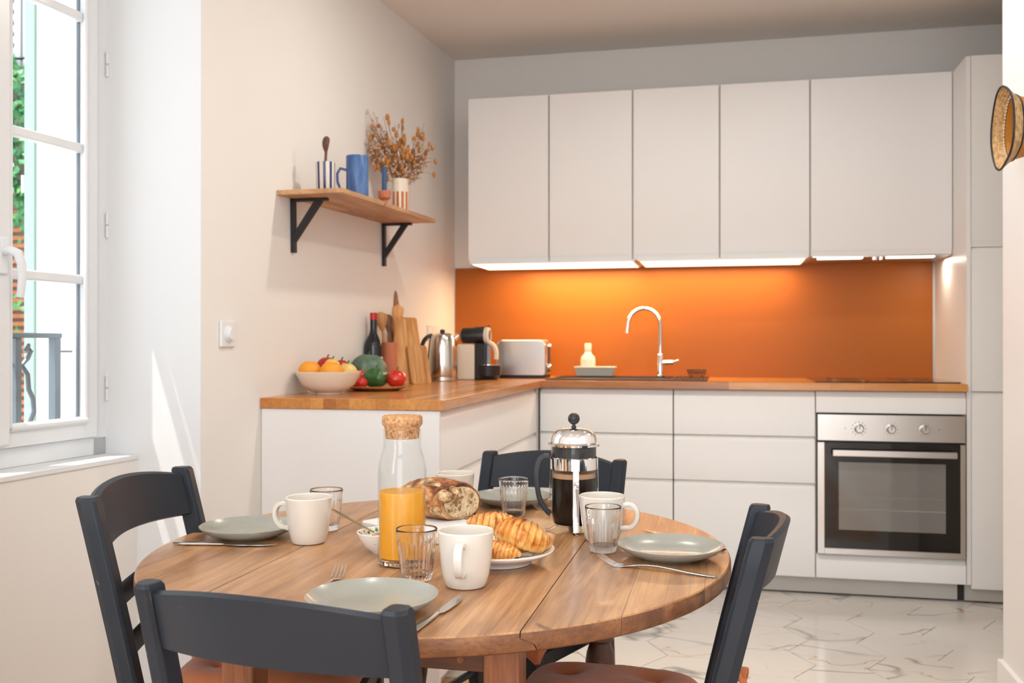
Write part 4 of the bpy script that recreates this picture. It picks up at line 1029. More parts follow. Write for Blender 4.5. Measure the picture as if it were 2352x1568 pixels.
for (a, z) in ((0.20, 0.18), (0.21, 0.235), (-0.13, 0.19), (-0.14, 0.24), (0.19, 0.29), (-0.175, 0.30), (-0.165, 0.345)):
    c = camright(a, z, 0.0); c.x = max(c.x, -0.108); blb.ball(c, 0.009, 2, (0.8, 0.8, 1.4)); stb.tube(bezier((0, 0, 0.1), (0, 0, 0.17), c*0.6+Vector((0, 0, 0.09)), c, 6), 0.0007, 4)
stb.make('stems', M['stalk'], fl)['kind'] = 'stuff'; blb.make('brown_blooms', M['bloom'], fl)['kind'] = 'stuff'; bpb.make('pale_blooms', M['bloom_pale'], fl)['kind'] = 'stuff'

# ================================================================== WOVEN BASKET HAT ON THE RIGHT WALL
ht = thing('woven_basket', 'oval woven straw basket with black rim hanging on the right wall', 'basket', (1.664, -1.445, 1.665))
def wob(an): return 1+0.03*sin(3*an+0.6)+0.02*sin(5*an)
bowl = [(0.0, 0.0), (0.050, 0.002), (0.066, 0.016), (0.078, 0.045), (0.0865, 0.0755)]
brim = [(0.0868, 0.0760), (0.098, 0.089), (0.112, 0.104)]
MXH = Matrix.Rotation(-pi/2, 4, 'Y')
WM = lambda a, r, z, i: r*wob(a)
B().lathe(brim + [(0.109, 0.1045), (0.0955, 0.0905), (0.0843, 0.0775)], 72, MXH, mod=WM, cap0=False, cap1=False).make('brim', M['straw'], ht)
def ring(name, r, z, th, m, par):
    pts = [MXH @ Vector((r*wob(a)*cos(a), r*wob(a)*sin(a), z)) for a in [2*pi*k/90 for k in range(90)]]
    B().tube(pts, th, 8, closed=True).make(name, M[m], par)
ring('rim', 0.1105, 0.1050, 0.0030, 'black_metal', ht)
ring('outer_band', 0.0872, 0.0755, 0.0026, 'black_metal', ht)
B().lathe(bowl + [(0.0835, 0.0760), (0.075, 0.046), (0.063, 0.019), (0.048, 0.0065), (0, 0.005)], 72, MXH, mod=WM).make('bowl', M['ochre'], ht)
b = B()
for k in range(54):
    a = 2*pi*k/54; b.ball(MXH @ Vector((0.0842*wob(a)*cos(a), 0.0842*wob(a)*sin(a), 0.0792)), 0.0026, 1)
b.make('white_stitching', M['white_bead'], ht)

# ================================================================== TABLE
TX, TY, TAX, TAY, TZ = 0.306, -2.541, 0.528, 0.570, 0.70
tb = thing('dining_table', 'oval walnut drop-leaf dining table with turned legs, set for breakfast', 'table', (TX, TY, 0))
TT = 0.029
LAY = [(-TT, 0.006), (-TT+0.003, 0.0015), (-0.018, 0.0), (-0.008, 0.0), (-0.002, 0.0012), (0.0, 0.0035)]  # z, inset of the rounded edge
def slab(name, xl, xr, n=20, gl=0.0003, gr=0.0003, jl=None, jr=None, par=None):
    """slice of the oval top between xl and xr; jl/jr give the section of a rule joint (x shift by z)"""
    rings = []
    for z, ins in LAY:
        ax, ay = TAX-ins, TAY-ins
        x0 = xl+gl+(jl(z) if jl else 0); x1 = xr-gr+(jr(z) if jr else 0)
        x0 = max(x0, -ax+0.0001); x1 = min(x1, ax-0.0001)
        xs = [x0+(x1-x0)*(0.5-0.5*cos(pi*k/n)) for k in range(n+1)]
        f = [(x, -ay*sqrt(max(0, 1-(x/ax)**2)), TZ+z) for x in xs]; bk = [(x, ay*sqrt(max(0, 1-(x/ax)**2)), TZ+z) for x in xs]
        rings.append(f + bk[::-1])
    b = B(); b.loft(rings)
    o = b.make(name, M['table'], par or tb, ang=40)
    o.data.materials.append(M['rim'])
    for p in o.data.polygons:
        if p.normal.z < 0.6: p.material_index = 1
    return o
def rule_c(z):   # convex quarter round on the centre panel
    zz = min(0, z+0.008); return 0.0 if z > -0.008 else 0.020*sqrt(max(0, 1-((TT+z-0.0)/(TT-0.008))**2))
def rule_cl(z): return -rule_c(z)
Lx, Rx = 0.055-TX, 0.560-TX
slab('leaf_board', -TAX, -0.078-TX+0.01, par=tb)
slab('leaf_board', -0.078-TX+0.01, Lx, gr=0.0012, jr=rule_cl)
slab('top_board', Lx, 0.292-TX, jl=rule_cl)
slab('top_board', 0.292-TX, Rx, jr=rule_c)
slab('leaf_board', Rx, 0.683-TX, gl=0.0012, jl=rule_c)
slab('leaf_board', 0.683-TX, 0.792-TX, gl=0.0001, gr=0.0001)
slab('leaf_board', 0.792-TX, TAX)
# square posts at the front, turned below; turned legs behind
def turned(zt):
    return [(0.024, zt), (0.031, zt-0.008), (0.031, zt-0.020), (0.021, zt-0.026), (0.019, zt-0.040), (0.028, zt-0.050), (0.029, zt-0.056), (0.022, zt-0.062), (0.030, zt-0.085), (0.033, zt-0.105),
            (0.030, zt-0.13), (0.020, zt-0.20), (0.017, zt-0.26), (0.024, zt-0.28), (0.020, zt-0.29)]
for lx, ly in ((0.110-TX, -2.935-TY), (0.516-TX, -2.935-TY)):
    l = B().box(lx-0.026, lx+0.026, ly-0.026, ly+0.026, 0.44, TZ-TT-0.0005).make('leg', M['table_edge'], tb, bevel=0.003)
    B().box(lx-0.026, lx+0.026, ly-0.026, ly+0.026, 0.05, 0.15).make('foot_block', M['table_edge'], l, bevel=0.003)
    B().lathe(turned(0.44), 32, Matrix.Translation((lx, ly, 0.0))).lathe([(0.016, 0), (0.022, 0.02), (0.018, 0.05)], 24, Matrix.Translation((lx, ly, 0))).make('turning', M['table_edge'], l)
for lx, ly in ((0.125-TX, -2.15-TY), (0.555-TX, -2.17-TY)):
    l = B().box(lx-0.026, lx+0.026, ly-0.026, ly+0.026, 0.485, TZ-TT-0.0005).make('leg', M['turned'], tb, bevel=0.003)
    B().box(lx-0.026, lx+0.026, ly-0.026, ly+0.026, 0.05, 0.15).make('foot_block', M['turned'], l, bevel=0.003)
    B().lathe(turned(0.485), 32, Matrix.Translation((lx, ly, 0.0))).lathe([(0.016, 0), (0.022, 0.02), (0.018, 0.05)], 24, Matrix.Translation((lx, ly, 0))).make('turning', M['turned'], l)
B().box(0.110-TX+0.026, 0.516-TX-0.026, -2.935-TY-0.018, -2.935-TY+0.006, 0.612, TZ-TT-0.0005).make('apron', M['apron'], tb, bevel=0.002)
B().box(0.15-TX, 0.53-TX, -2.16-TY-0.010, -2.16-TY+0.012, 0.612, TZ-TT-0.0005).make('apron', M['apron'], tb, bevel=0.002)
B().box(0.110-TX-0.010, 0.110-TX+0.012, -2.909-TY, -2.176-TY, 0.612, TZ-TT-0.0005).make('apron', M['apron'], tb, bevel=0.002)
B().box(0.516-TX-0.010, 0.516-TX+0.012, -2.909-TY, -2.196-TY, 0.612, TZ-TT-0.0005).make('apron', M['apron'], tb, bevel=0.002)
B().lathe([(0.0055, 0), (0.0050, 0.0012), (0, 0.0015)], 16, Matrix.Translation((0.455-TX, -2.953-TY, 0.628)) @ Matrix.Rotation(pi/2, 4, 'X')).make('peg', M['table_edge'], tb)

# ================================================================== CHAIRS
def make_chair(label):
    t = thing('dining_chair', label, 'chair', group='dark ladder-back chairs round the table')
    W2 = 0.18; ZS = 0.45; H = 0.83; LEAN = 0.088
    def yb(z): return 0.0 if z <= ZS else -LEAN*((z-ZS)/(H-ZS))**1.08
    for s in (-1, 1):
        b = B(); rings = []
        for z in [0, 0.15, 0.30, ZS, 0.5, 0.6, 0.7, 0.78, H-0.006, H]:
            a, d = (0.0155, 0.0185) if z < H-0.001 else (0.013, 0.0155)
            y = yb(z) + (-0.05*(1-z/ZS)**1.2 if z < ZS else 0)
            c = 0.005
            e = 0.004 if z > ZS else 0   # the outer back edge is planed off broad
            rings.append([(s*(W2+px), y+py, z) for px, py in ((-a+c, -d), (a-c-e, -d), (a, -d+c+2.2*e), (a, d-c), (a-c, d), (-a+c, d), (-a, d-c), (-a, -d+c))][::s])
        b.loft(rings); b.make('leg', M['chair'], t, bevel=0.0015, ang=25)
        # front leg
        b = B(); x = s*(W2-0.018)
        b.loft([[(x+px*k, 0.31+py*k, z) for px, py in ((-.017, -.017), (.017, -.017), (.017, .017), (-.017, .017))] for z, k in ((0, 0.8), (0.2, 0.95), (ZS+0.01, 1.0))])
        b.make('leg', M['chair'], t, bevel=0.004)
    # curved rails: top rail, two slats
    def rail(name, z0, z1, bow, arch0, arch1, th, tilt_=True):
        rings = []; n = 28
        for k in range(n+1):
            u = -1+2*k/n; x = u*(W2-0.008); bb = 1-u*u
            zt = z1+arch1*bb; zb_ = z0+arch0*bb
            ring = []
            for q, (z, off) in enumerate(((zb_, 0), (zb_+0.004, -th/2), (zt-0.004, -th/2), (zt, 0), (zt-0.004, th/2), (zb_+0.004, th/2))):
                ring.append((x, yb((z0+z1)/2) + (yb(z1)-yb(z0))*(z-(z0+z1)/2)/(z1-z0) - bow*bb + off, z))
            rings.append(ring)
        B().loft(rings).make(name, M['chair'], t, ang=50)
    rail('top_rail', 0.735, 0.818, 0.036, 0.006, 0.020, 0.017)
    rail('back_slat', 0.640, 0.672, 0.018, 0.004, 0.008, 0.012)
    rail('back_slat', 0.560, 0.592, 0.016, 0.004, 0.008, 0.012)
    # seat frame and woven seat
    b = B().box(-W2, W2, -0.012, 0.012, ZS-0.03, ZS+0.002).box(-W2+0.01, W2-0.01, 0.298, 0.322, ZS-0.03, ZS+0.002)
    for s in (-1, 1):
        b.loft([[(s*W2-0.010, 0, z) , (s*W2+0.010, 0, z), (s*(W2-0.018)+0.010, 0.31, z), (s*(W2-0.018)-0.010, 0.31, z)] for z in (ZS-0.03, ZS+0.002)])
    b.make('seat_rail', M['chair'], t, bevel=0.003)
    B().poly([(-W2+0.006, 0.004, ZS-0.012), (W2-0.006, 0.004, ZS-0.012), (W2-0.024, 0.303, ZS-0.012), (-W2+0.024, 0.303, ZS-0.012)], 0.022).make('seat', M['rush'], t, bevel=0.006)
    for z, y0, y1 in ((0.12, -0.028, 0.36), (0.26, -0.012, 0.36)):
        for s in (-1, 1): B().tube([(s*W2, y0, z), (s*(W2-0.009), (y0+y1)/2, z), (s*(W2-0.018), y1, z)], 0.009, 12).make('stretcher', M['chair'], t)
    B().tube([(-W2+0.02, 0.31, 0.20), (W2-0.02, 0.31, 0.20)], 0.009, 12).make('stretcher', M['chair'], t)
    B().tube([(-W2, -0.022, 0.18), (W2, -0.022, 0.18)], 0.009, 12).make('stretcher', M['chair'], t)
    return t

def make_cushion(label):
    t = thing('seat_cushion', label, 'cushion', group='rust seat cushions tied to the chairs')
    b = B(); N = 44; hx, hy = 0.190, 0.168; cy = 0.170
    tuf = [(-0.08, 0.095), (0.08, 0.095), (-0.08, 0.245), (0.08, 0.245)]
    def pt(i, j, sgn):
        u = -1+2*i/N; v = -1+2*j/N
        # square with softened corners, sides drawn in between pointed corners
        x = u*hx*(1-0.05*(1-v*v)*abs(u)); y = v*hy*(1-0.05*(1-u*u)*abs(v))
        e = (max(0, 1-abs(u)**3.2)**0.5)*(max(0, 1-abs(v)**3.2)**0.5)
        hgt = 0.043*e
        X, Y = x, y+cy
        if sgn > 0:
            for tx, ty in tuf:
                d = sqrt((X-tx)**2+(Y-ty)**2); hgt -= 0.026*math.exp(-(d/0.032)**1.3)*e
            sag = 0.014*max(abs(u), abs(v))**8+0.034*abs(u*v)**5
            hgt -= sag
            hgt += 0.004*e*noise.noise(Vector((X*14, Y*14, 2)))+0.0015*e*noise.noise(Vector((X*60, Y*60, 2)))
            return (X, Y, 0.460+0.022+hgt)
        return (X, Y, 0.460+0.022-0.028*e-0.014*max(abs(u), abs(v))**8-0.034*abs(u*v)**5)
    top = [[b.bm.verts.new(pt(i, j, 1)) for j in range(N+1)] for i in range(N+1)]
    bot = [[(top[i][j] if i in (0, N) or j in (0, N) else b.bm.verts.new(pt(i, j, -1))) for j in range(N+1)] for i in range(N+1)]
    for i in range(N):
        for j in range(N):
            b.bm.faces.new((top[i][j], top[i+1][j], top[i+1][j+1], top[i][j+1]))
            b.bm.faces.new((bot[i][j], bot[i][j+1], bot[i+1][j+1], bot[i+1][j]))
    b.make('cover', M['rust'], t, ang=180)
    for tx, ty in tuf: B().ball((tx, ty, 0.482+0.014), 0.006, 2, (1, 1, 0.45)).make('tuft_button', M['rust'], t)
    for s in (-1, 1):
        x = s*0.186
        pts = bezier((x, 0.006, 0.484), (x+s*0.014, -0.03, 0.500), (x+s*0.026, -0.045, 0.505), (x+s*0.010, -0.055, 0.490), 8) + bezier((x+s*0.010, -0.055, 0.490), (x-s*0.012, -0.062, 0.475), (x-s*0.018, -0.056, 0.450), (x-s*0.006, -0.062, 0.410), 8)[1:]
        B().tube(pts, 0.004, 8, flat=(2.3, 0.4)).make('tie', M['rust'], t)
        B().tube(bezier((x+s*0.010, -0.052, 0.490), (x+s*0.055, -0.060, 0.520), (x+s*0.060, -0.060, 0.480), (x+s*0.012, -0.055, 0.484), 10), 0.004, 8, flat=(2.3, 0.4)).make('bow', M['rust'], t)
    return t

CH = [  # left post top, right post top (as seen by the sitter from behind the backrest), height, labels
    ((0.115, -3.196), (0.461, -3.240), 0.78, 'dark grey ladder-back chair nearest the camera, its curved back hiding the table edge', 'rust cushion on the nearest chair'),
    ((-0.251, -2.524), (-0.189, -2.901), 0.83, 'dark grey ladder-back chair by the window', 'rust cushion lit from the side on the chair by the window'),
    ((0.578, -1.966), (0.228, -1.852), 0.80, 'dark grey ladder-back chair on the kitchen side, behind the coffee press', 'rust cushion on the kitchen side chair, seen under the table'),
    ((0.878, -2.800), (0.886, -2.492), 0.79, 'dark grey ladder-back chair at the right end of the table, seen side on', 'tufted rust cushion on the right hand chair, deep dimple in front'),
]
ch0 = cu0 = None
for (a, c, h_, lb, lc) in CH:
    a = Vector((a[0], a[1])); c = Vector((c[0], c[1])); mid = (a+c)/2; d = c-a; sep = d.length
    fwd = Vector((-d.y, d.x)).normalized()
    rz = atan2(d.y, d.x); sc = (sep/0.36, 1.0, h_/0.83)
    loc = (mid.x+fwd.x*0.088, mid.y+fwd.y*0.088, 0)
    if ch0 is None:
        ch0 = make_chair(lb); o = ch0; cu0 = make_cushion(lc); q = cu0
        o.location = loc; o.rotation_euler = (0, 0, rz); o.scale = sc; q.location = loc; q.rotation_euler = (0, 0, rz); q.scale = sc
    else: dup(ch0, loc, rz, lb, sc); dup(cu0, loc, rz, lc, (sc[0], sc[1], sc[2]*(1.04 if 'window' in lc else 1.01)))

# ================================================================== ON THE TABLE
def w_(u, d):
    """a spot on the table given by its lateral angle and distance along the room, worked out once from measurements"""
    x = (u-1176)/2194.23*d
    return Vector((0.8233+0.97605*x-0.21755*d, -4.2674+0.21755*x+0.97605*d, TZ))
def az(dx, dy):  # angle of the direction (dx to the right, dy away) as seen from the near side
    return atan2(0.21755*dx+0.97605*dy, 0.97605*dx-0.21755*dy)

# carafe with orange juice
c = w_(924, 1.645); ca = thing('juice_carafe', 'tall glass carafe half full of orange juice with a cork stopper', 'carafe', c)
Ro, th = 0.0418, 0.0022
op = [(0.036, 0.0), (0.0405, 0.003), (Ro, 0.010), (Ro, 0.160), (0.0405, 0.172), (0.0365, 0.188), (0.0335, 0.197), (0.0325, 0.205), (0.0328, 0.232)]
ip = [(r-th, z) for r, z in op[2:]][::-1]
B().lathe(op + [(0.0315, 0.2335)] + ip[:-1] + [(Ro-th, 0.014), (0.036, 0.0105), (0, 0.0105)], 72).make('glass', M['thin'], ca)
B().lathe([(0.0358, 0.0008), (0.0402, 0.004), (0.0402, 0.0085), (0.036, 0.0098), (0, 0.0098)], 64).make('base', M['glass'], ca)
B().lathe([(0.0345, 0.0112), (Ro-th-0.0004, 0.0145), (Ro-th-0.0004, 0.1240), (Ro-th-0.0010, 0.1256), (Ro-th-0.004, 0.1250), (0, 0.1250)], 64).make('juice', M['juice'], ca)
B().lathe([(0.0285, 0.216), (0.0300, 0.2335), (0.0310, 0.236), (0.0345, 0.240), (0.0352, 0.246), (0.0345, 0.2525), (0.0320, 0.2555), (0, 0.2560)], 56).make('stopper', M['cork'], ca)

# coffee press
c = w_(1318, 1.938); pr = thing('coffee_press', 'chrome framed glass coffee press full of black coffee', 'coffee press', c)
rz_ = az(-1, 0.0); pr.rotation_euler = (0, 0, rz_)   # local +x points to the handle
rb = 0.0465
B().lathe([(0.030, 0.010), (0.040, 0.012), (rb-0.002, 0.022), (rb, 0.034), (rb, 0.168), (rb+0.0015, 0.171), (rb-0.001, 0.171), (rb-0.002, 0.034), (rb-0.004, 0.024), (0.038, 0.0145), (0, 0.0138)], 64).make('beaker', M['thin'], pr)
B().lathe([(0.030, 0.0145), (0.040, 0.0160), (rb-0.0045, 0.025), (rb-0.0025, 0.034), (rb-0.0025, 0.1085), (0, 0.1085)], 56).make('coffee', M['coffee'], pr)
B().lathe([(rb-0.0028, 0.1086), (rb-0.0028, 0.1180), (rb-0.004, 0.1185), (0, 0.1170)], 56).make('foam', M['crema'], pr)
# frame: chrome ring, four straps ending in feet
fr = B().lathe([(rb+0.0008, 0.126), (rb+0.0014, 0.126), (rb+0.0014, 0.149), (rb+0.0008, 0.149)], 64, cap0=False, cap1=False).make('frame_band', M['chrome'], pr)
for k, a in enumerate((az(0.02, -1)-rz_, az(0.02, -1)-rz_+pi/2, az(0.02, -1)-rz_+pi, az(0.02, -1)-rz_-pi/2)):
    u = Vector((cos(a), sin(a), 0))
    pts = [u*(rb+0.0016)+Vector((0, 0, 0.147)), u*(rb+0.0022)+Vector((0, 0, 0.09)), u*(rb+0.0022)+Vector((0, 0, 0.035)), u*(rb+0.004)+Vector((0, 0, 0.022)), u*(rb+0.0115)+Vector((0, 0, 0.0065)), u*(rb+0.0105)+Vector((0, 0, 0.0012)), u*(rb-0.002)+Vector((0, 0, 0.0050)), u*(rb-0.014)+Vector((0, 0, 0.0115))]
    B().tube(pts, 1.0, 8, flat=(0.0062 if k % 2 == 0 else 0.0042, 0.0008), up=tuple(u)).make('strap', M['chrome'], pr)
# handle
hp = bezier((rb+0.004, 0, 0.150), (rb+0.028, 0, 0.158), (rb+0.030, 0, 0.120), (rb+0.028, 0, 0.095), 8) + bezier((rb+0.028, 0, 0.095), (rb+0.026, 0, 0.062), (rb+0.018, 0, 0.050), (rb+0.002, 0, 0.034), 8)[1:]
B().tube(hp, 0.0085, 14, flat=(0.85, 0.62)).make('handle', M['black_plastic'], pr)
B().lathe([(rb-0.004, 0.1515), (rb+0.0035, 0.168)], 40, cap0=False, cap1=False)
B().lathe([(rb-0.002, 0.150), (rb-0.002, 0.1700), (0.02, 0.1690), (0, 0.169)], 48).make('lid_collar', M['black_plastic'], pr)
ld = B().lathe([(rb+0.0055, 0.1725), (rb+0.0060, 0.1765), (rb+0.0030, 0.1780), (rb+0.0005, 0.1800), (rb-0.0015, 0.190), (rb-0.0060, 0.1985), (rb-0.0150, 0.2050), (0.018, 0.2078), (0.0065, 0.2085), (0, 0.2086)], 64).make('lid', M['chrome'], pr)
B().lathe([(0.0060, 0.2080), (0.0045, 0.2115), (0.0030, 0.2145)], 20).make('lid_nut', M['black_plastic'], ld)
B().tube([(0, 0, 0.02), (0, 0, 0.218)], 0.0018, 8).make('plunger_rod', M['chrome'], pr)
B().ball((0, 0, 0.2265), 0.0120, 4).make('knob', M['black_plastic'], pr)
# spout lip on the far side right, seen as a bright edge
B().tube([(-rb*0.75, -rb*0.68, 0.160), (-rb*0.80, -rb*0.74, 0.170), (-rb*0.88, -rb*0.80, 0.1745)], 0.010, 12, radii=[0.004, 0.008, 0.009]).make('spout', M['thin'], pr)

# mugs
def make_mug(label):
    t = thing('mug', label, 'mug', group='cream mugs on the table')
    H = 0.088; Rm = 0.0438
    o_ = [(0.026, 0.0), (0.0300, 0.0016), (0.0335, 0.008), (0.0372, 0.022), (0.0400, 0.042), (0.0423, 0.066), (Rm, H-0.002), (Rm-0.0012, H), (Rm-0.0026, H-0.0015)]
    i_ = [(0.0395, 0.066), (0.0372, 0.042), (0.0342, 0.022), (0.0300, 0.009), (0.020, 0.005), (0, 0.005)]
    B().lathe(o_+i_, 72).make('body', M['ceramic'], t)
    pts = bezier((0.0405, 0, 0.070), (0.070, 0, 0.084), (0.078, 0, 0.046), (0.060, 0, 0.032), 12) + bezier((0.060, 0, 0.032), (0.054, 0, 0.026), (0.050, 0, 0.029), (0.0375, 0, 0.026), 6)[1:]
    B().tube(pts, 0.0052, 16, flat=(1.25, 0.8), radii=[0.0060]*2+[0.0052]*(len(pts)-4)+[0.0058]*2).make('handle', M['ceramic'], t)
    return t
mg = [(1070, 1.494, az(-0.13, -1), 'cream mug at the near edge, handle facing the camera'),
      (709, 1.820, az(-1, 0.25), 'cream mug at the left beside the sage plate, handle to the left'),
      (1383, 1.838, az(1, -0.35), 'cream mug right of the coffee press, behind a ribbed glass'),
      (1045, 2.155, az(0.5, 1), 'cream mug standing behind the bread loaf')]
m0 = None
for u, d, a, lb in mg:
    if m0 is None: m0 = make_mug(lb); m0.location = w_(u, d); m0.rotation_euler = (0, 0, a)
    else: dup(m0, w_(u, d), a, lb)

# ribbed tumblers
def make_tumbler(label):
    o = None
    H = 0.083; r0, r1 = 0.0232, 0.0335; n = 96
    def outer(z): return r0+(r1-r0)*(z/H)**0.85
    prof = [(r0-0.004, 0.0), (r0-0.0005, 0.0012)] + [(outer(z), z) for z in (0.004, 0.008, 0.014, 0.03, 0.045, 0.058, 0.062, 0.066, 0.074, H-0.003, H-0.001)] + [(r1-0.0009, H), (r1-0.0019, H-0.001)]
    no = len(prof)
    prof += [(outer(z)-0.0021, z) for z in (H-0.003, 0.074, 0.066, 0.05, 0.03, 0.016, 0.0125)] + [(r0-0.004, 0.0115), (0, 0.0105)]
    def mod(a, r, z, i):
        if i >= no: return r
        if 0.003 < z < 0.064: return r + 0.0013*(abs(cos(a*12))-0.55)*(1 if 0.006 < z < 0.062 else 0.5)
        return r
    b = B().lathe(prof, n, mod=mod)
    o = b.make('ribbed_tumbler', M['glass'], None, ang=60)
    return tag(o, label, 'glass', 'ribbed water glasses on the table')
gl = [(957, 1.533, 'ribbed clear glass in front of the juice carafe'), (1385, 1.742, 'ribbed clear glass in front of the right hand mug'),
      (750, 1.945, 'ribbed clear glass behind the left hand mug'), (1180, 2.103, 'ribbed clear glass left of the coffee press, in front of a plate')]
g0 = None
for u, d, lb in gl:
    if g0 is None: g0 = make_tumbler(lb); g0.location = w_(u, d)
    else: o = g0.copy(); C.objects.link(o); o.location = w_(u, d); o['label'] = lb; o.rotation_euler = (0, 0, u*0.01)

# sage plates
def make_plate(label):
    b = B().lathe([(0.050, 0.0), (0.054, 0.0005), (0.056, 0.003), (0.070, 0.0065), (0.084, 0.0135), (0.0925, 0.0215), (0.0938, 0.0240), (0.0925, 0.0246), (0.0900, 0.0225), (0.081, 0.0155), (0.067, 0.0095), (0.058, 0.0078), (0, 0.0070)], 96)
    o = b.make('dinner_plate', M['plate'], None, ang=60); return tag(o, label, 'plate', 'sage grey plates at the four places')
pls = [(855, 1.357, 'sage grey plate nearest the camera, behind the front chair back'), (1540, 1.695, 'sage grey plate at the right end, a fork in front of it'),
       (571, 1.878, 'sage grey plate at the left, beside the window side chair'), (1176, 2.250, 'sage grey plate at the far side, behind a ribbed glass')]
p0 = None
for u, d, lb in pls:
    if p0 is None: p0 = make_plate(lb); p0.location = w_(u, d)
    else: o = p0.copy(); C.objects.link(o); o.location = w_(u, d); o['label'] = lb

# cutlery
def fork(label, tip, end, grp='forks beside the plates', roll=0.0):
    """laid from tine tips to handle end, on the table"""
    tip = Vector(tip); end = Vector(end); L = (end-tip).length; t = thing('fork', label, 'fork', (end.x, end.y, TZ), atan2((tip-end).y, (tip-end).x), grp)
    # local +x towards the tines
    xs = [0, 0.1, 0.3, 0.5, 0.66, 0.74]; hw = [0.0075, 0.0080, 0.0058, 0.0036, 0.0040, 0.0075]; zz = [0.0022, 0.0024, 0.0050, 0.0095, 0.0070, 0.0035]
    rings = []
    for x, h_, z in zip(xs, hw, zz): rings.append([(x*L, -h_, z-0.0010), (x*L, h_, z-0.0010), (x*L, h_*0.7, z+0.0010), (x*L, -h_*0.7, z+0.0010)])
    for x, h_, z in ((0.79, 0.0112, 0.0020), (0.81, 0.0112, 0.0020)): rings.append([(x*L, -h_, z-0.0007), (x*L, h_, z-0.0007), (x*L, h_*0.9, z+0.0007), (x*L, -h_*0.9, z+0.0007)])
    B().loft(rings).make('handle', M['cutlery'], t, ang=50, sub=1)
    for k in range(4):
        y = -0.0093+k*0.0062
        B().tube([(0.80*L, y, 0.0020), (0.86*L, y, 0.0026), (0.93*L, y*0.97, 0.0085), (1.0*L, y*0.92, 0.0175)], 1, 8, flat=(0.0012, 0.0007), radii=[1, 1, 0.95, 0.5], up=(0, 0, 1)).make('tine', M['cutlery'], t)
    return t
def knife(label, tip, end, grp='knives beside the plates'):
    tip = Vector(tip); end = Vector(end); L = (end-tip).length; t = thing('table_knife', label, 'knife', (end.x, end.y, TZ), atan2((tip-end).y, (tip-end).x), grp)
    rings = []
    for x, h_, th_ in ((0, 0.0050, 0.0018), (0.02, 0.0068, 0.0026), (0.1, 0.0074, 0.0030), (0.3, 0.0062, 0.0028), (0.46, 0.0048, 0.0024), (0.50, 0.0042, 0.0020)):
        rings.append([(x*L, h_*cos(a), 0.0034+th_*sin(a)) for a in [2*pi*k/14 for k in range(14)]])
    B().loft(rings).make('handle', M['cutlery'], t, ang=60)
    pts = [(0.50*L, -0.0040), (0.53*L, -0.0075), (0.60*L, -0.0095), (0.75*L, -0.0100), (0.88*L, -0.0080), (0.96*L, -0.0020), (1.0*L, 0.0060), (0.95*L, 0.0062), (0.75*L, 0.0060), (0.50*L, 0.0040)]
    B().poly([(x, y, 0.0028) for x, y in pts], 0.0013).make('blade', M['cutlery'], t, bevel=0.0004, seg=1)
    return t
fork('fork peeking out from behind the nearest plate, tines up', (0.2075, -2.795), (0.238, -2.972), None)
knife('table knife right of the nearest plate, its tip by the mug', (0.441, -2.892), (0.4225, -3.086), None)
knife('table knife lying in front of the left plate', (0.004, -2.622), (-0.190, -2.650), None)
fork('fork lying in front of the right plate', (0.612, -2.631), (0.813, -2.689), None)
knife('table knife mostly hidden behind the right plate', (0.664, -2.330), (0.822, -2.483), None)
fork('fork with its tines showing beside the far plate', (0.392, -2.118), (0.520, -2.150), None)

# jam bowl and spoon
c = w_(879, 1.735); jb = thing('jam_bowl', 'small white bowl with green dots inside, holding red jam', 'bowl', c)
B().lathe([(0.018, 0), (0.020, 0.002), (0.022, 0.004), (0.034, 0.014), (0.0435, 0.030), (0.0465, 0.038), (0.0455, 0.0388), (0.0440, 0.0375)], 64, cap1=False).make('body', M['white_ceramic'], jb)
def m_dots():
    m, nt, b = mat('green_dotted_glaze'); L = nt.links.new
    tc = nd(nt, 'ShaderNodeTexCoord'); v = nd(nt, 'ShaderNodeTexVoronoi', Scale=105); v.inputs['Randomness'].default_value = 0.75; L(tc.outputs['Object'], v.inputs['Vector'])
    r = ramp(nt, [(0.30, (1, 1, 1)), (0.36, (0, 0, 0))]); L(v.outputs['Distance'], r.inputs[0])
    n = nd(nt, 'ShaderNodeTexNoise', Scale=25); L(tc.outputs['Object'], n.inputs['Vector']); rn = ramp(nt, [(0.45, (0.80, 0.70, 0.52)), (0.58, (0.72, 0.42, 0.25))]); L(n.outputs[0], rn.inputs[0])
    mx = nd(nt, 'ShaderNodeMixRGB'); mx.inputs[2].default_value = rgba((0.03, 0.22, 0.16)); L(r.outputs[0], mx.inputs[0]); L(rn.outputs[0], mx.inputs[1]); L(mx.outputs[0], b.inputs['Base Color'])
    b.inputs['Roughness'].default_value = 0.18; return m
M['dots'] = m_dots()
B().lathe([(0.0440, 0.0375), (0.0405, 0.029), (0.031, 0.015), (0.018, 0.0065), (0, 0.006)], 64, cap0=False).make('inner_glaze', M['dots'], jb)
B().lathe([(0.0365, 0.0222), (0.030, 0.0250), (0.015, 0.0265), (0, 0.0260)], 40, mod=lambda a, r, z, i: r*(1+0.05*sin(3*a)+0.04*sin(7*a))).make('jam', M['jam'], jb)
sx = w_(763, 1.80); s0 = Vector((sx.x, sx.y, 0.7665)); s1 = Vector((c.x-0.008, c.y+0.004, 0.730))
t = thing('jam_spoon', 'small golden spoon resting in the jam bowl', 'spoon', (0, 0, 0))
dr = (s0-s1).normalized()
B().tube([s1+dr*0.014, s1+dr*0.03, s1+dr*0.07, s0-dr*0.010, s0], 1, 10, flat=(0.0036, 0.0011), radii=[0.8, 0.7, 0.75, 1.35, 0.8], up=(0, 0, 1)).make('handle', M['gold'], t)
B().ball((s1.x, s1.y, s1.z), 0.012, 3, (1.1, 0.8, 0.35)).make('bowl', M['gold'], t)

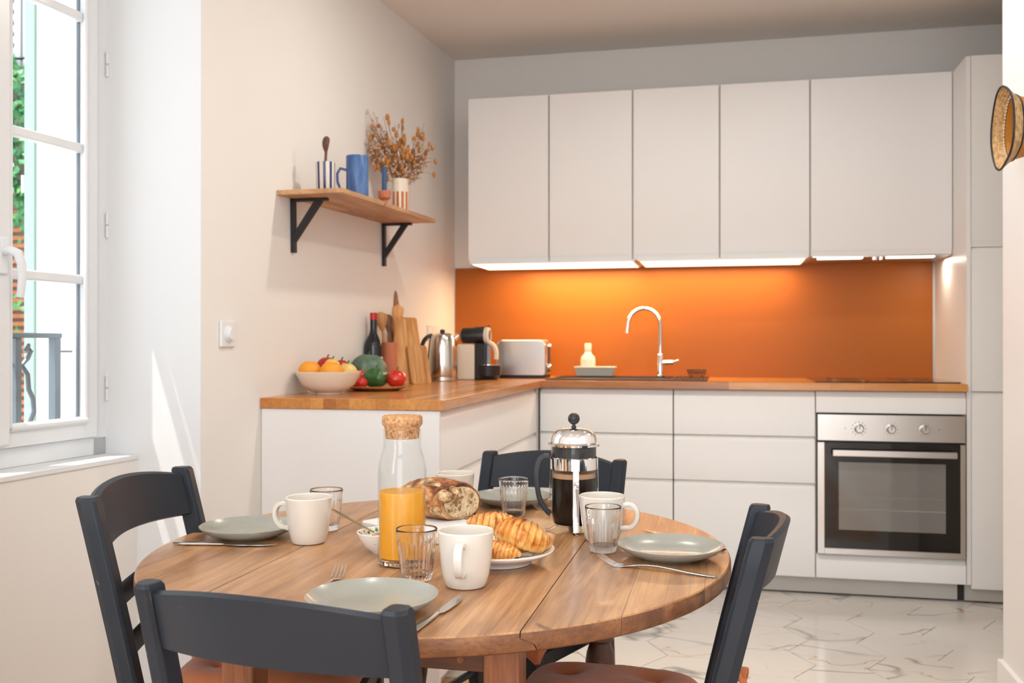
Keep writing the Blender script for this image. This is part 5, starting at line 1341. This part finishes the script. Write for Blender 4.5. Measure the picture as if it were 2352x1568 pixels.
# croissant plate
c = w_(1146, 1.655); CP = c
o = B().lathe([(0.052, 0.0), (0.056, 0.001), (0.057, 0.005), (0.066, 0.010), (0.088, 0.018), (0.095, 0.0225), (0.0965, 0.0250), (0.0955, 0.0268), (0.092, 0.0255), (0.086, 0.0215), (0.064, 0.0145), (0.055, 0.012), (0, 0.0115)], 96).make('serving_plate', M['white_ceramic'], None, loc=c, ang=60)
tag(o, 'white footed plate holding the croissants', 'plate')
def croissant(name, label, cat, loc, rot, L=0.10, Rr=0.027, curve=0.35, ridges=9, seed=1, flat_=0.85, choc=False):
    b = B(); n, m_ = 120, 40; rings = []; lay = []
    for k in range(n+1):
        t = k/n; u = 2*t-1
        ang = u*curve*1.6
        Rc = L/(2*sin(min(1.5, curve*1.6))) if curve > 0.02 else 1e3
        x = Rc*sin(ang) if curve > 0.02 else u*L/2; y = Rc*(1-cos(ang)) if curve > 0.02 else 0
        env = max(0.02, (1-abs(u)**2.3))**0.62
        ph = abs(u)*ridges/2; saw = 1-(ph % 1.0)
        f = 0.90+0.17*saw**1.5*(0.35+0.65*env)
        r = Rr*env*f
        ring = []
        for q in range(m_):
            a = 2*pi*q/m_
            # the rolled edges run slantwise round the body
            ph2 = abs(u)*ridges/2 + 0.22*sin(a+seed) ; sw = 1-(ph2 % 1.0)
            rr = Rr*env*(0.89+0.19*sw**1.6*(0.35+0.65*env))
            rr *= 1+0.06*noise.noise(Vector((u*4+seed, cos(a)*1.5, sin(a)*1.5)))+0.03*noise.noise(Vector((u*18+seed, cos(a)*5, sin(a)*5)))
            zz = rr*sin(a)*flat_
            if zz < -Rr*0.55: zz = -Rr*0.55-(zz+Rr*0.55)*-0.15
            ring.append(Vector((x - rr*cos(a)*sin(ang), y + rr*cos(a)*cos(ang), zz+Rr*0.60)))
            lay.append(0.25+0.55*sw**2*(0.5+0.5*sin(a)) + 0.35*max(0, noise.noise(Vector((u*3+seed*2, cos(a), sin(a)*2)))) - (0.25 if sin(a) < -0.2 else 0))
        rings.append(ring)
    b.loft(rings)
    t = thing(name, label, cat, loc); t.rotation_euler = rot
    o = b.make('crust', M['pastry'], t, ang=55)
    at = o.data.attributes.new('layer', 'FLOAT', 'POINT')
    for i, v in enumerate(lay): at.data[i].value = v
    if choc:
        B().box(L*0.36, L*0.475, -0.011, -0.003, Rr*0.15, Rr*0.5).box(L*0.36, L*0.475, 0.003, 0.011, Rr*0.3, Rr*0.65).make('chocolate_stick', M['choc'], t, bevel=0.0015)
    return t
base_a = az(1, 0)
croissant('pastry_roll', 'layered pastry roll with dark chocolate at its end, lowest on the plate', 'pastry', w_(1132, 1.592)+Vector((0, 0, 0.0160)), (0, 0, az(1, -0.25)), 0.098, 0.0235, 0.02, 16, 4, 0.85, True)
croissant('croissant', 'large glazed croissant at the front of the plate', 'croissant', w_(1190, 1.618)+Vector((0, 0, 0.0325)), (radians(-12), radians(13), az(1, -0.26)), 0.094, 0.0315, 0.26, 10, 2, 0.98)
croissant('croissant', 'golden croissant lying across the back of the plate', 'croissant', w_(1135, 1.700)+Vector((0, 0, 0.0440)), (radians(4), radians(4), az(1, 0.10)), 0.100, 0.0235, 0.16, 10, 7, 0.9)
croissant('croissant', 'croissant under the others, its end showing at the right rim', 'croissant', w_(1206, 1.665)+Vector((0, 0, 0.0180)), (0, 0, az(0.95, -0.18)), 0.096, 0.0265, 0.2, 10, 9, 0.95)

# bread board and loaf
bd = [(0.091, -2.424), (0.299, -2.545), (0.380, -2.405), (0.172, -2.284)]
ctr = Vector((sum(p[0] for p in bd)/4, sum(p[1] for p in bd)/4, TZ))
def roundpoly(pts, r, n=5):
    out = []; N = len(pts)
    for i in range(N):
        p = Vector(pts[i]+(0,)); a = (Vector(pts[i-1]+(0,))-p).normalized(); c = (Vector(pts[(i+1) % N]+(0,))-p).normalized()
        for k in range(n+1):
            t = k/n; q = (p+a*r)*(1-t)**2 + p*2*t*(1-t) + (p+c*r)*t*t; out.append((q.x, q.y))
    return out
o = B().poly([(x-ctr.x, y-ctr.y, 0) for x, y in roundpoly(bd, 0.018)], 0.0155).make('bread_board', M['marble_board'], None, loc=ctr, bevel=0.002)
tag(o, 'white board under the bread loaf', 'board')
lf = thing('bread_loaf', 'crusty brown sourdough loaf with a cut end facing the camera', 'bread', w_(1012, 2.015)+Vector((0, 0, 0.0158)), az(1, -0.75))
def loaf_pt(d):
    a, c_, h_ = 0.115, 0.060, 0.076
    x, y, z = d.x, d.y, d.z
    k = 1+0.05*noise.noise(d*2.2+Vector((3, 1, 0)))+0.035*noise.noise(d*6)
    sc_ = noise.noise(Vector((x*2.0-y*2.2+z*1.2, y*1.4, z*1.2))*2.1)
    k -= 0.05*max(0, 1-abs(sc_)*9)*(1 if z > 0 else 0.4)
    k += 0.018*noise.noise(d*14)
    X, Y, Z = x*a*k, y*c_*k, z*h_*0.60*k
    if Z < -0.030: Z = -0.030+(Z+0.030)*0.1
    return Vector((X, Y, Z+0.0338))
b = B(); q = bmesh.ops.create_icosphere(b.bm, subdivisions=6, radius=1)
CUT = 0.060; cn = Vector((1, -0.25, 0.10)).normalized()
for v in q['verts']:
    p = loaf_pt(v.co); ex = p.dot(cn)-CUT
    if ex > 0: p = p-cn*ex*0.985
    v.co = p
crust = b.make('crust', M['crust'], lf, ang=50)
# crumb face, a little proud of the cut, with its holes
ringp = []
for k in range(72):
    a = 2*pi*k/72
    u = Vector((cn.y, -cn.x, 0)).normalized(); w2 = u.cross(cn)
    # march outwards on the cut plane till the ellipsoid is left
    o0 = cn*CUT+Vector((0, 0, 0.0338-0.006)); dirv = (u*cos(a)+w2*sin(a)); tt = 0.0
    while tt < 0.08:
        p = o0+dirv*tt; zc = (p.z-0.0338)/(0.076*0.60)
        if (p.x/0.115)**2+(p.y/0.060)**2+zc*zc > 0.86 or p.z < 0.004: break
        tt += 0.0006
    ringp.append(o0+dirv*max(0.002, tt-0.0028)+cn*0.0010)
b = B(); b.poly(ringp, 0.0012, tuple(cn)); b.make('crumb', M['crumb'], lf, smooth=False)
b = B(); rh = random.Random(5)
for k in range(46):
    i = rh.randrange(72); f = sqrt(rh.random())*0.86; o0 = cn*CUT+Vector((0, 0, 0.0278)); p = o0+(ringp[i]-o0)*f
    s_ = rh.uniform(0.0010, 0.0024) if k > 7 else rh.uniform(0.0034, 0.0062)
    u = Vector((cn.y, -cn.x, 0)).normalized(); w2 = u.cross(cn); e = rh.uniform(0.45, 0.8); an = rh.uniform(0, 3)
    b.poly([p+cn*0.0024+u*(s_*cos(t_)*cos(an)-s_*e*sin(t_)*sin(an))+w2*(s_*cos(t_)*sin(an)+s_*e*sin(t_)*cos(an)) for t_ in [2*pi*j/12 for j in range(12)]], 0.0003, tuple(cn))
b.make('crumb_holes', M['crumb_hole'], lf, smooth=False)
# floured flaps lifted by the scoring
def flap(c0, sx_, sy_, rot, seed):
    b = B(); n = 14; rows = []
    for i in range(n+1):
        row = []
        for j in range(n+1):
            u = -1+2*i/n; v = -1+2*j/n; rr = sqrt(u*u+v*v)
            if rr > 1e-6 and max(abs(u), abs(v)) > 0: 
                m2 = max(abs(u), abs(v))/rr; u2, v2 = u*m2, v*m2
            else: u2, v2 = u, v
            a = c0[0]+(u2*cos(rot)-v2*sin(rot))*sx_; e = c0[1]+(u2*sin(rot)*sx_+v2*cos(rot)*sy_)
            d = Vector((cos(e)*cos(a)*1.0, -cos(e)*sin(a), sin(e)))
            p = loaf_pt(d); nn = Vector((d.x/0.115, d.y/0.06, d.z/0.045)).normalized()
            row.append(p+nn*(0.0045*(1-0.55*min(1, u2*u2+v2*v2)**3)-0.0015*(u2*u2+v2*v2)**4 + 0.0012*noise.noise(p*160+Vector((seed, 0, 0)))))
        rows.append(row)
    vs = [[b.bm.verts.new(p) for p in r] for r in rows]
    for i in range(n):
        for j in range(n): b.bm.faces.new((vs[i][j], vs[i+1][j], vs[i+1][j+1], vs[i][j+1]))
    o = b.make('floured_flap', M['flour'], lf, ang=70)
    md = o.modifiers.new('s', 'SOLIDIFY'); md.thickness = 0.003
flap((1.05, 0.42), 0.20, 0.30, 0.3, 1)
flap((1.55, 0.05), 0.13, 0.42, 0.25, 2)
flap((1.95, 0.12), 0.14, 0.40, 0.2, 3)
flap((1.25, -0.28), 0.14, 0.24, 0.1, 4)
flap((1.6, 1.05), 0.35, 0.16, 0.4, 5)
flap((2.25, 0.50), 0.16, 0.26, 0.5, 6)
flap((1.32, 0.95), 0.20, 0.14, 0.2, 7)
flap((0.75, 0.70), 0.16, 0.20, 0.1, 8)
